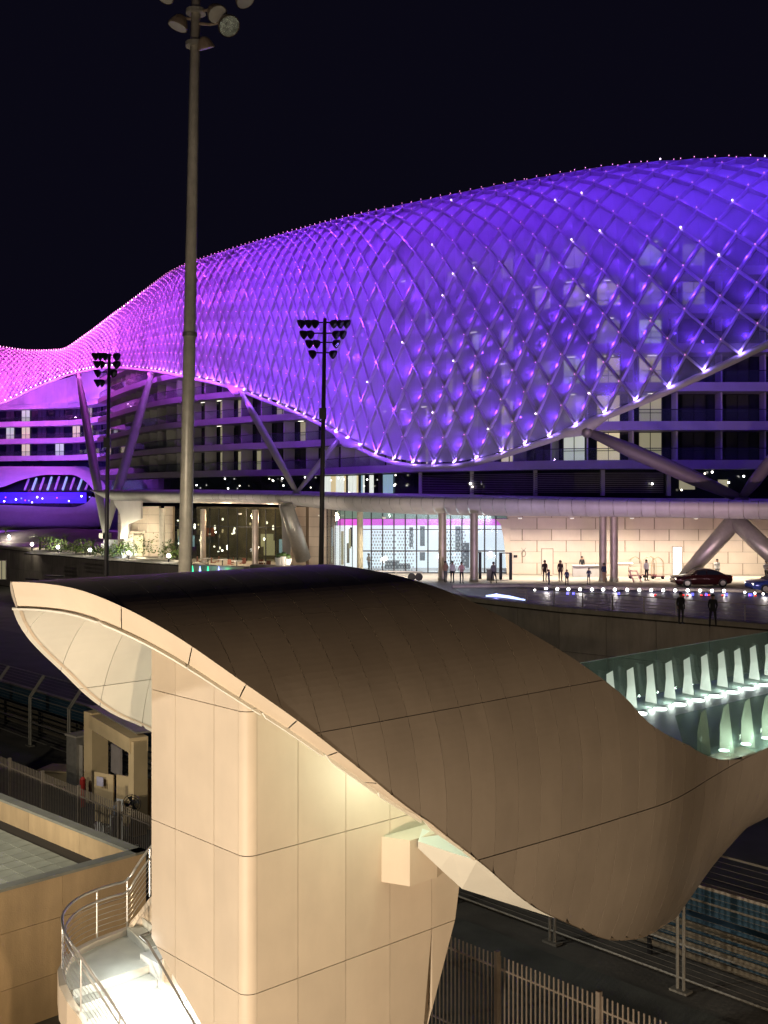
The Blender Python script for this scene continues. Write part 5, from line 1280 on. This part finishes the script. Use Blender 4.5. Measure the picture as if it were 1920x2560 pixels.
# ------------------------------------------------------------------ stairs and balcony landing
stz = thing('stair_flight', 'curving cream outdoor stairs and landing beside the tower, brightly lit', 'stairs')
trm = mat('stair tread', (.62, .62, .55), .6, 0, .08, 3)
LZ = -9.1
def pz(px, py, z): D = -z * F / (py - HY); return Vector(((px - 960) / F * D, D, 0))
path = [(pz(400, 2236, -7.8), -7.8), (pz(372, 2262, -8.3), -8.3), (pz(345, 2298, -8.75), -8.75), (pz(318, 2338, LZ), LZ), (pz(282, 2352, LZ), LZ), (pz(245, 2366, LZ), LZ), (pz(205, 2386, LZ), LZ), (pz(178, 2410, LZ), LZ), (pz(163, 2440, LZ), LZ), (pz(167, 2478, -9.15), -9.15), (pz(185, 2515, -9.28), -9.28), (pz(207, 2547, -9.45), -9.45), (pz(250, 2612, -9.85), -9.85), (pz(300, 2690, -10.3), -10.3), (pz(340, 2760, -10.7), -10.7)]
inn = lambda u: tv(u, rec - .01, 0)
poly = [(p.x, p.y) for p, z in path[3:10]] + [(tv(3.75, -1.18, 0).x, tv(3.75, -1.18, 0).y), (inn(3.75).x, inn(3.75).y), (tv(4.1, .62, 0).x, tv(4.1, .62, 0).y)]
mb = MB(); mb.prism(poly, ZC + LZ - .35, ZC + LZ); mb.obj('landing', trm, stz)
for i in range(11):
    z = LZ - .165 * (i + 1); u1 = 3.75 - .29 * i; u0 = u1 - .31; w0 = -1.2 + .0 * i
    mb = MB(); q = [tv(u0, w0, 0), tv(u1, w0, 0), inn(u1), inn(u0)]; mb.hexa([Vector((a.x, a.y, ZC + z - .3)) for a in q], [Vector((a.x, a.y, ZC + z)) for a in q]); mb.obj('step', trm, stz)
for i in range(9):
    z = LZ + .17 * (i + 1); f = .30 * i; q = [tv(4.1, .62 + f, 0), tv(5.32, .80 + f, 0), tv(5.32, 1.12 + f, 0), tv(4.1, .94 + f, 0)]
    mb = MB(); mb.hexa([Vector((a.x, a.y, ZC + z - .3)) for a in q], [Vector((a.x, a.y, ZC + z)) for a in q]); mb.obj('step', trm, stz)
q = [tv(3.0, rec, 0), tv(4.1, rec, 0), tv(4.1, 2.4, 0), tv(3.0, 2.4, 0)]; MB().hexa([Vector((a.x, a.y, 0)) for a in q], [Vector((a.x, a.y, ZC + LZ + .12)) for a in q]).obj('newel_wall', M['white'], stz)
rows = []
for i, (p, z) in enumerate(path):
    q0 = path[max(i - 1, 0)][0]; q1 = path[min(i + 1, len(path) - 1)][0]; d = (q1 - q0).normalized(); n = Vector((-d.y, d.x, 0))
    if n.dot(p - tv(3.9, .0, 0)) < 0: n = -n
    n = n.normalized(); a, b = p, p + n * .14; c = a - n * .1
    rows.append([Vector((a.x, a.y, ZC + z - .02)), Vector((a.x, a.y, ZC + z + .12)), Vector((b.x, b.y, ZC + z + .12)), Vector((b.x, b.y, ZC + z - .50)), Vector((c.x, c.y, ZC + z - .62))])
mb = MB(); mb.grid(rows); mb.obj('curb', M['cream'], stz)
# supporting drum below landing
mb = MB(); mb.prism([((p[0] - tv(3.9, 0, 0).x) * .55 + tv(3.9, 0, 0).x, (p[1] - tv(3.9, 0, 0).y) * .55 + tv(3.9, 0, 0).y) for p in poly], 0, ZC + LZ - .36); mb.obj('support_wall', M['cream'], stz)
# railing
rlg = thing('stair_railing', 'stainless railing curving round the stair landing', 'railing')
def rpts(h, off=.05):
    out = []
    for i, (p, z) in enumerate(path):
        c = tv(3.9, .0, 0); n = Vector((p.x - c.x, p.y - c.y, 0)).normalized(); out.append(Vector((p.x + n.x * off, p.y + n.y * off, ZC + z + h)))
    return out
def smooth(pts, k=4):
    out = []
    for i in range(len(pts) - 1):
        p0, p1, p2, p3 = pts[max(i - 1, 0)], pts[i], pts[i + 1], pts[min(i + 2, len(pts) - 1)]
        for j in range(k):
            t = j / k; out.append(.5 * ((2 * p1) + (p2 - p0) * t + (2 * p0 - 5 * p1 + 4 * p2 - p3) * t * t + (3 * p1 - p0 - 3 * p2 + p3) * t ** 3))
    out.append(pts[-1]); return out
stl = mat('stainless rail', (.62, .60, .56), .28, .75, .05, 3)
MB().tube(smooth(rpts(1.12)), .028, 10).obj('handrail', stl, rlg, smooth=True)
MB().tube(smooth(rpts(.90, .0)), .022, 8).obj('handrail', stl, rlg, smooth=True)
for h in (.26, .37, .48, .59, .70, .80): MB().tube(smooth(rpts(h)), .0065, 5).obj('wire', stl, rlg)
for i in (0, 1, 3, 5, 8, 11, 13):
    if i < len(path):
        a = rpts(.15)[i]; b = rpts(1.1)[i]; MB().tube([a, b], .020, 8).obj('post', stl, rlg)
t = thing('wall_handrail', 'dark handrail on the tower wall descending beside the bright steps', 'handrail')
pts = [tv(2.98, -.10, -8.20), tv(3.08, -.14, -8.28), tv(2.98, -.16, -8.36)]; pts = [tv(3.25, .1, -8.25), tv(3.22, -.10, -8.25), tv(3.0, -.10, -8.28)] + [tv(3.0 - i * .4, -.09, rail_z(3.0 - i * .4) - .03) for i in range(1, 9)]
MB().tube(pts, .025, 8).obj('rail', M['galv'], t)
for i in (1, 3, 5, 7): u = 3 - i * .4; MB().tube([tv(u, .0, rail_z(u) - .02), tv(u, -.09, rail_z(u) - .04)], .012, 6).obj('bracket', M['galv'], t)

# ================================================================== LOW BUILDING, LEFT
lb = thing('low_building', 'low sandy building with a tiled flat roof and parapet at lower left', 'building')
K = P(365, 2130, 29.0); DU = (P(0, 1985, 34.5) - K); DU.z = 0; DU.normalize(); DV = Vector((DU.y, -DU.x, 0));
if DV.y > 0: DV = -DV          # towards the viewer, along the front edge
kz = K.z
def lbp(a, b, z): p = K + DU * a + DV * b; return Vector((p.x, p.y, z))
LA, LB = 14.0, 12.0
mb = MB(); mb.hexa([lbp(0.3, 0, 0), lbp(LA, 0, 0), lbp(LA, LB, 0), lbp(.3, LB, 0)], [lbp(.3, .3, kz - .75), lbp(LA, .3, kz - .75), lbp(LA, LB, kz - .75), lbp(.3, LB, kz - .75)]); mb.obj('wall_core', M['jointtan'], lb)
gry = mat('grey coping', (.20, .20, .17), .85, 0, .12, 2, .2, 30)
def wallrun(a0, b0, a1, b1, th=.30, top_=0):
    p, q = lbp(a0, b0, 0), lbp(a1, b1, 0); d = (q - p).normalized(); n = Vector((-d.y, d.x, 0)); c = lbp(LA / 2, LB / 2, 0)
    if n.dot(c - p) < 0: n = -n
    return p, q, n
# back parapet (along DU) and front parapet (along DV)
for (a0, b0, a1, b1) in ((0, 0, LA, 0), (0, 0, 0, LB)):
    p, q, n = wallrun(a0, b0, a1, b1); nseg = 5
    for i in range(nseg):
        s0 = p.lerp(q, i / nseg) + (q - p).normalized() * .004; s1 = p.lerp(q, (i + 1) / nseg) - (q - p).normalized() * .004
        for (zl, zh) in ((0, kz - 2.35), (kz - 2.34, kz - 1.02), (kz - 1.01, kz - .02)):
            mb = MB(); mb.hexa([Vector((v.x, v.y, zl)) for v in (s0, s1, s1 + n * .28, s0 + n * .28)], [Vector((v.x, v.y, zh)) for v in (s0, s1, s1 + n * .28, s0 + n * .28)]); mb.obj('wall_panel', M['wallrend'], lb)
    mb = MB(); e = (q - p).normalized() * .02; mb.hexa([Vector((v.x, v.y, kz - .02)) for v in (p - n * .02 - e, q - n * .02, q + n * .32, p + n * .32 - e)], [Vector((v.x, v.y, kz + .05)) for v in (p - n * .02 - e, q - n * .02, q + n * .32, p + n * .32 - e)]); mb.obj('coping', gry, lb)
tm_ = mat('roof tile', (.28, .29, .24), .85, 0, .12, 1.5, .25, 30, pv=.10)
tms = MB().box((0, 0, 0), (.472, .472, .05)).mesh('roof_tile', tm_); rz = math.atan2(DU.y, DU.x)
MB().hexa([lbp(.3, .28, kz - .75), lbp(LA, .28, kz - .75), lbp(LA, LB, kz - .75), lbp(.3, LB, kz - .75)], [lbp(.3, .28, kz - .62), lbp(LA, .28, kz - .62), lbp(LA, LB, kz - .62), lbp(.3, LB, kz - .62)]).obj('roof_bed', M['joint'], lb)
rr = random.Random(6); nt_ = 0
for i in range(22):
    for j in range(13):
        a = .62 + i * .5; b = 1.05 + j * .5
        if nt_ >= 290: break
        p = lbp(a, b, 0); 
        link('roof_tile', tms, lb, (p.x, p.y, kz - .58 + rr.uniform(-.004, .004)), rz); nt_ += 1
# lower plinth ledge
# ================================================================== FENCES
def gpt(px, D, z=0): return Vector(((px - 960) / F * D, D, z))
pal = thing('palisade_fence', 'grey steel palisade fence beside the service path, nearest the tower', 'fence')
pa_, pb_ = P(0, 1890, 43.7), P(1660, 2554, 21.8); pd = pb_ - pa_; pd.z = 0; Lp = pd.length; pd.normalize(); pa_.z = 0; ph = 2.35
fm = mat('fence grey', (.24, .20, .16), .55, .4, .15, 4)
pick = MB().box((0, 0, 1.2), (.035, .02, 2.4)).mesh('picket', fm); post_ = MB().box((0, 0, 1.25), (.10, .10, 2.5)).mesh('post', fm)
rz = math.atan2(pd.y, pd.x); s = -2.0; pk_ = []
while s < Lp + 1.2:
    p = pa_ + pd * s; px = 960 + F * p.x / p.y; vis = (px < 380 or px > 1070); pk_.append((vis, s)); s += .125
nv = sum(v for v, s in pk_); stuff = MB(); c = 0
for v, s in pk_:
    p = pa_ + pd * s
    if v and c < 296: link('picket', pick, pal, p, rz); c += 1
    else: stuff.box((p.x, p.y, 1.2), (.035, .02, 2.4), rz)
stuff.obj('pickets', fm, pal, kind='stuff')
for i in range(-1, 12):
    p = pa_ + pd * (i * 2.75 + .9)
    if i * 2.75 < Lp + 1.5: link('post', post_, pal, p + Vector((0, -.05, 0)), rz)
for z in (.35, 2.1): MB().tube([pa_ - pd * 2 + Vector((0, .03, z)), pb_ * 1 + pd * 1.2 + Vector((0, .03, z - pb_.z))], .03, 4).obj('rail', fm, pal)
# debris fence with outward-leaning top
df = thing('debris_fence', 'tall track debris fence of double posts, wires and a leaning top', 'fence')
gv = mat('pale galvanised', (.20, .19, .165), .5, .4, .12, 4)
dL = 95; base = dfb - dfd * 22
n_ = int(dL / 4.35); lean = dfn * .75
s_off = (dfa - base).dot(dfd) % 4.15
for i in range(n_):
    p = base + dfd * (s_off + (i - 0) * 4.15); px = 960 + F * p.x / max(p.y, .5)
    if p.y < 3: continue
    for sg in (-.09, .09):
        q = p + dfd * sg; mb = MB(); mb.tube([q, q + Vector((0, 0, 2.45)), q + lean * 1.0 + Vector((0, 0, 3.45))], .045, 6); mb.obj('post', gv, df)
    MB().box((p.x, p.y, .03), (.5, .3, .06), math.atan2(dfd.y, dfd.x)).obj('foot_plate', gv, df)
e0 = base; e1 = base + dfd * dL
for z in (.35, 1.2, 2.45): MB().tube([e0 + Vector((0, 0, z)), e1 + Vector((0, 0, z))], .03, 5).obj('rail', gv, df)
MB().tube([e0 + lean + Vector((0, 0, 3.45)), e1 + lean + Vector((0, 0, 3.45))], .03, 5).obj('rail', gv, df)
wr = MB()
for k in range(1, 16): wr.tube([e0 + Vector((0, 0, .2 + .15 * k)), e1 + Vector((0, 0, .2 + .15 * k))], .008, 3)
for k in range(1, 8): wr.tube([e0 + lean * (k / 8) + Vector((0, 0, 2.45 + k / 8)), e1 + lean * (k / 8) + Vector((0, 0, 2.45 + k / 8))], .008, 3)
wr.obj('wires', gv, df, kind='stuff')
# crash barrier and painted track wall
cb = thing('crash_barrier', 'triple rail steel crash barrier just behind the debris fence', 'barrier')
cbo = dfn * 1.4
for k in range(4):
    z = .25 + .28 * k; MB().hexa([e0 + cbo + Vector((0, 0, z)), e1 + cbo + Vector((0, 0, z)), e1 + cbo + dfn * .06 + Vector((0, 0, z)), e0 + cbo + dfn * .06 + Vector((0, 0, z))], [e0 + cbo + Vector((0, 0, z + .16)), e1 + cbo + Vector((0, 0, z + .16)), e1 + cbo + dfn * .06 + Vector((0, 0, z + .16)), e0 + cbo + dfn * .06 + Vector((0, 0, z + .16))]).obj('rail', mat('barrier steel', (.15, .13, .095), .5, .4, .15, 3) if k == 0 else bpy.data.materials['barrier steel'], cb)
for i in range(n_): p = base + dfd * (i * 4.15 + 2.2) + cbo; MB().box((p.x, p.y, .65), (.12, .12, 1.3), math.atan2(dfd.y, dfd.x)).obj('post', M['black'], cb)
tw_ = thing('track_wall', 'low blue painted track wall with a pale top line', 'wall')
o1 = dfn * 2.2; o2 = dfn * 2.45
MB().hexa([e0 + o1, e1 + o1, e1 + o2, e0 + o2], [v + Vector((0, 0, 1.9)) for v in (e0 + o1, e1 + o1, e1 + o2, e0 + o2)]).obj('wall', M['blue'], tw_)
MB().hexa([v + Vector((0, 0, 1.9)) for v in (e0 + o1, e1 + o1, e1 + o2, e0 + o2)], [v + Vector((0, 0, 1.98)) for v in (e0 + o1, e1 + o1, e1 + o2, e0 + o2)]).obj('coping', M['conc'], tw_)

# ================================================================== MARSHAL POST between the fences, left
def gy(px, py, D):      # point on the ground at that column, pushed to a depth
    return Vector(((px - 960) / F * D, D, 0))
WB = lambda px, D, z=0: Vector(((px - 960) / F * D, D, z))
gt = thing('gantry', 'tan portal frame with a thick column and a flat top beam on the service path', 'frame', WB(240, 46))
tn = mat('tan gantry', (.50, .38, .22), .7, 0, .1, 1)
rzz = math.atan2(DU.y, DU.x)
MB().box((0, 0, 1.85), (.62, .75, 3.7), rzz).obj('column', tn, gt)
b2 = WB(345, 41.5) - WB(240, 46); MB().box((b2.x, b2.y, 1.75), (.35, .6, 3.5), rzz).obj('column', tn, gt)
MB().box((b2.x / 2, b2.y / 2, 3.35), (b2.length + .2, .7, .55), math.atan2(b2.y, b2.x)).obj('beam', tn, gt)
MB().box((b2.x / 2 + .4, b2.y / 2 + .8, 3.75), (b2.length + .8, 1.6, .06), math.atan2(b2.y, b2.x)).obj('roof_sheet', M['galv'], gt)
MB().box((b2.x / 2, b2.y / 2 + .1, 2.2), (1.1, .1, 1.1), math.atan2(b2.y, b2.x)).obj('board', mat('mauve board', (.22, .19, .18), .6), gt)
t = thing('cabinet', 'pale upright equipment cabinet left of the gantry column', 'cabinet', WB(200, 47)); MB().box((0, 0, 1.25), (.8, .8, 2.5), rzz).obj('body', M['galv'], t); MB().box((0, -.0, 2.53), (.9, .9, .08), rzz).obj('lid', M['conc'], t); MB().box((.1, -.45, 1.2), (.5, .04, 2.0), rzz).obj('door', M['conc'], t)
t = thing('low_crate', 'low tan crate lying left of the cabinet', 'crate', WB(158, 48.5)); MB().box((0, 0, .4), (1.6, 1.0, .55), rzz + .5).obj('body', tn, t); MB().box((0, 0, .72), (1.8, 1.2, .08), rzz + .5).obj('lid', tn, t)
t = thing('hoarding', 'tan board wall with notices behind the white chairs', 'hoarding', WB(315, 42.5))
for i in range(3): MB().box((-.95 + i * .95, .3 - i * .42 + .2, .95), (1.0, .06, 1.9), -.55).obj('board', tn, t)
MB().box((-1.05, -.05 + .3, 1.65), (.35, .02, .35), -.55).obj('notice', mat('notice paper', (.4, .38, .5), .6), t); MB().box((-.2, -.18 + .1, .85), (.35, .02, .45), -.55).obj('notice', M['white'], t)
t = thing('red_bollard', 'thin red bollard beside the gantry column', 'bollard', WB(207, 45.2)); MB().tube([(0, 0, 0), (0, 0, 1.1)], .12, 10).obj('post', M['red'], t); MB().tube([(0, 0, 1.1), (0, 0, 1.2)], [.12, .05], 10).obj('cap', M['red'], t)
def fan(p, label):
    t = thing('pedestal_fan', label, 'fan', p, 'pedestal fans at the marshal post'); MB().tube([(0, 0, .03), (0, 0, 1.25)], .03, 8).obj('pole', M['black'], t); MB().tube([(0, 0, 0), (0, 0, .05)], .25, 14).obj('base', M['black'], t)
    mb = MB()
    for r in (.14, .24, .33): mb.tube([(r * math.cos(a), -.1, 1.45 + r * math.sin(a)) for a in np.linspace(0, 6.283, 17)[:-1]], .014, 4, closed=True)
    for k in range(12): a = k * .5236; mb.tube([(0, -.12, 1.45), (.33 * math.cos(a), -.1, 1.45 + .33 * math.sin(a))], .008, 3)
    mb.obj('cage', M['black'], t)
    for k in range(4):
        a = k * 1.5708; MB().add([(0, -.02, 1.45), (.28 * math.cos(a), -.04, 1.45 + .28 * math.sin(a)), (.28 * math.cos(a + .7), 0, 1.45 + .28 * math.sin(a + .7))], [(0, 1, 2)]).obj('blade', M['black'], t)
    MB().tube([(0, -.05, 1.45), (0, .2, 1.45)], .09, 10).obj('motor', M['black'], t)
fan(WB(268, 43.5), 'black pedestal fan next to the gantry column'); fan(WB(331, 40.5), 'black pedestal fan nearest the stair tower')
def chair(p, rz, label):
    t = thing('plastic_chair', label, 'chair', p, 'white plastic chairs'); t.rotation_euler = (0, 0, rz)
    MB().box((0, 0, .44), (.46, .44, .05)).obj('seat', M['white'], t)
    mb = MB(); rows = []
    for i in range(7):
        x = -.24 + .08 * i; rows.append([Vector((x, .22 + .04 * math.cos(x * 6), .44)), Vector((x * 1.05, .27, .70)), Vector((x * .9, .30, .86 - x * x * 1.8))])
    mb.grid(rows); mb.grid([[v + Vector((0, .02, 0)) for v in r] for r in rows]); mb.obj('backrest', M['white'], t, smooth=True)
    for sx_ in (-.2, .2):
        for sy_ in (-.18, .2): MB().tube([(sx_, sy_, .44), (sx_ * 1.15, sy_ * 1.15, 0)], .025, 6).obj('leg', M['white'], t)
        MB().box((sx_ * 1.15, .02, .64), (.05, .4, .03)).obj('armrest', M['white'], t)
chair(WB(262, 40.5), 2.6, 'white plastic chair left of the pale bin, seen from behind'); chair(WB(322, 38.3), 2.5, 'white plastic chair nearest the stair tower, seen from behind')
t = thing('water_dispenser', 'pale water dispenser with a bottle on top between the two chairs', 'dispenser', WB(291, 40.5)); MB().box((0, 0, .5), (.42, .42, 1.0), .4).obj('body', M['white'], t); MB().tube([(0, 0, 1.0), (0, 0, 1.08), (0, 0, 1.35)], [.07, .14, .14], 12).obj('bottle', mat('bottle blue', (.25, .35, .55), .1), t)
# small spotlight unit on the bridge parapet
t = thing('parapet_light', 'small black twin spotlight on the bridge glass beside the hood', 'spotlight', uv(3.3, 11.9, -5.0)); 
for sg in (-1, 1): mb = MB(); floodhead(mb, (sg * .22, 0, .3), (sg, -.3, .1), .38); mb.obj('lamp_head', M['black'], t)
MB().tube([(0, 0, -1.0), (0, 0, .3)], .04, 8).obj('bracket', M['black'], t); MB().tube([(-.25, 0, .3), (.25, 0, .3)], .03, 6).obj('cross_bar', M['black'], t)
print('shell panels', cnt)
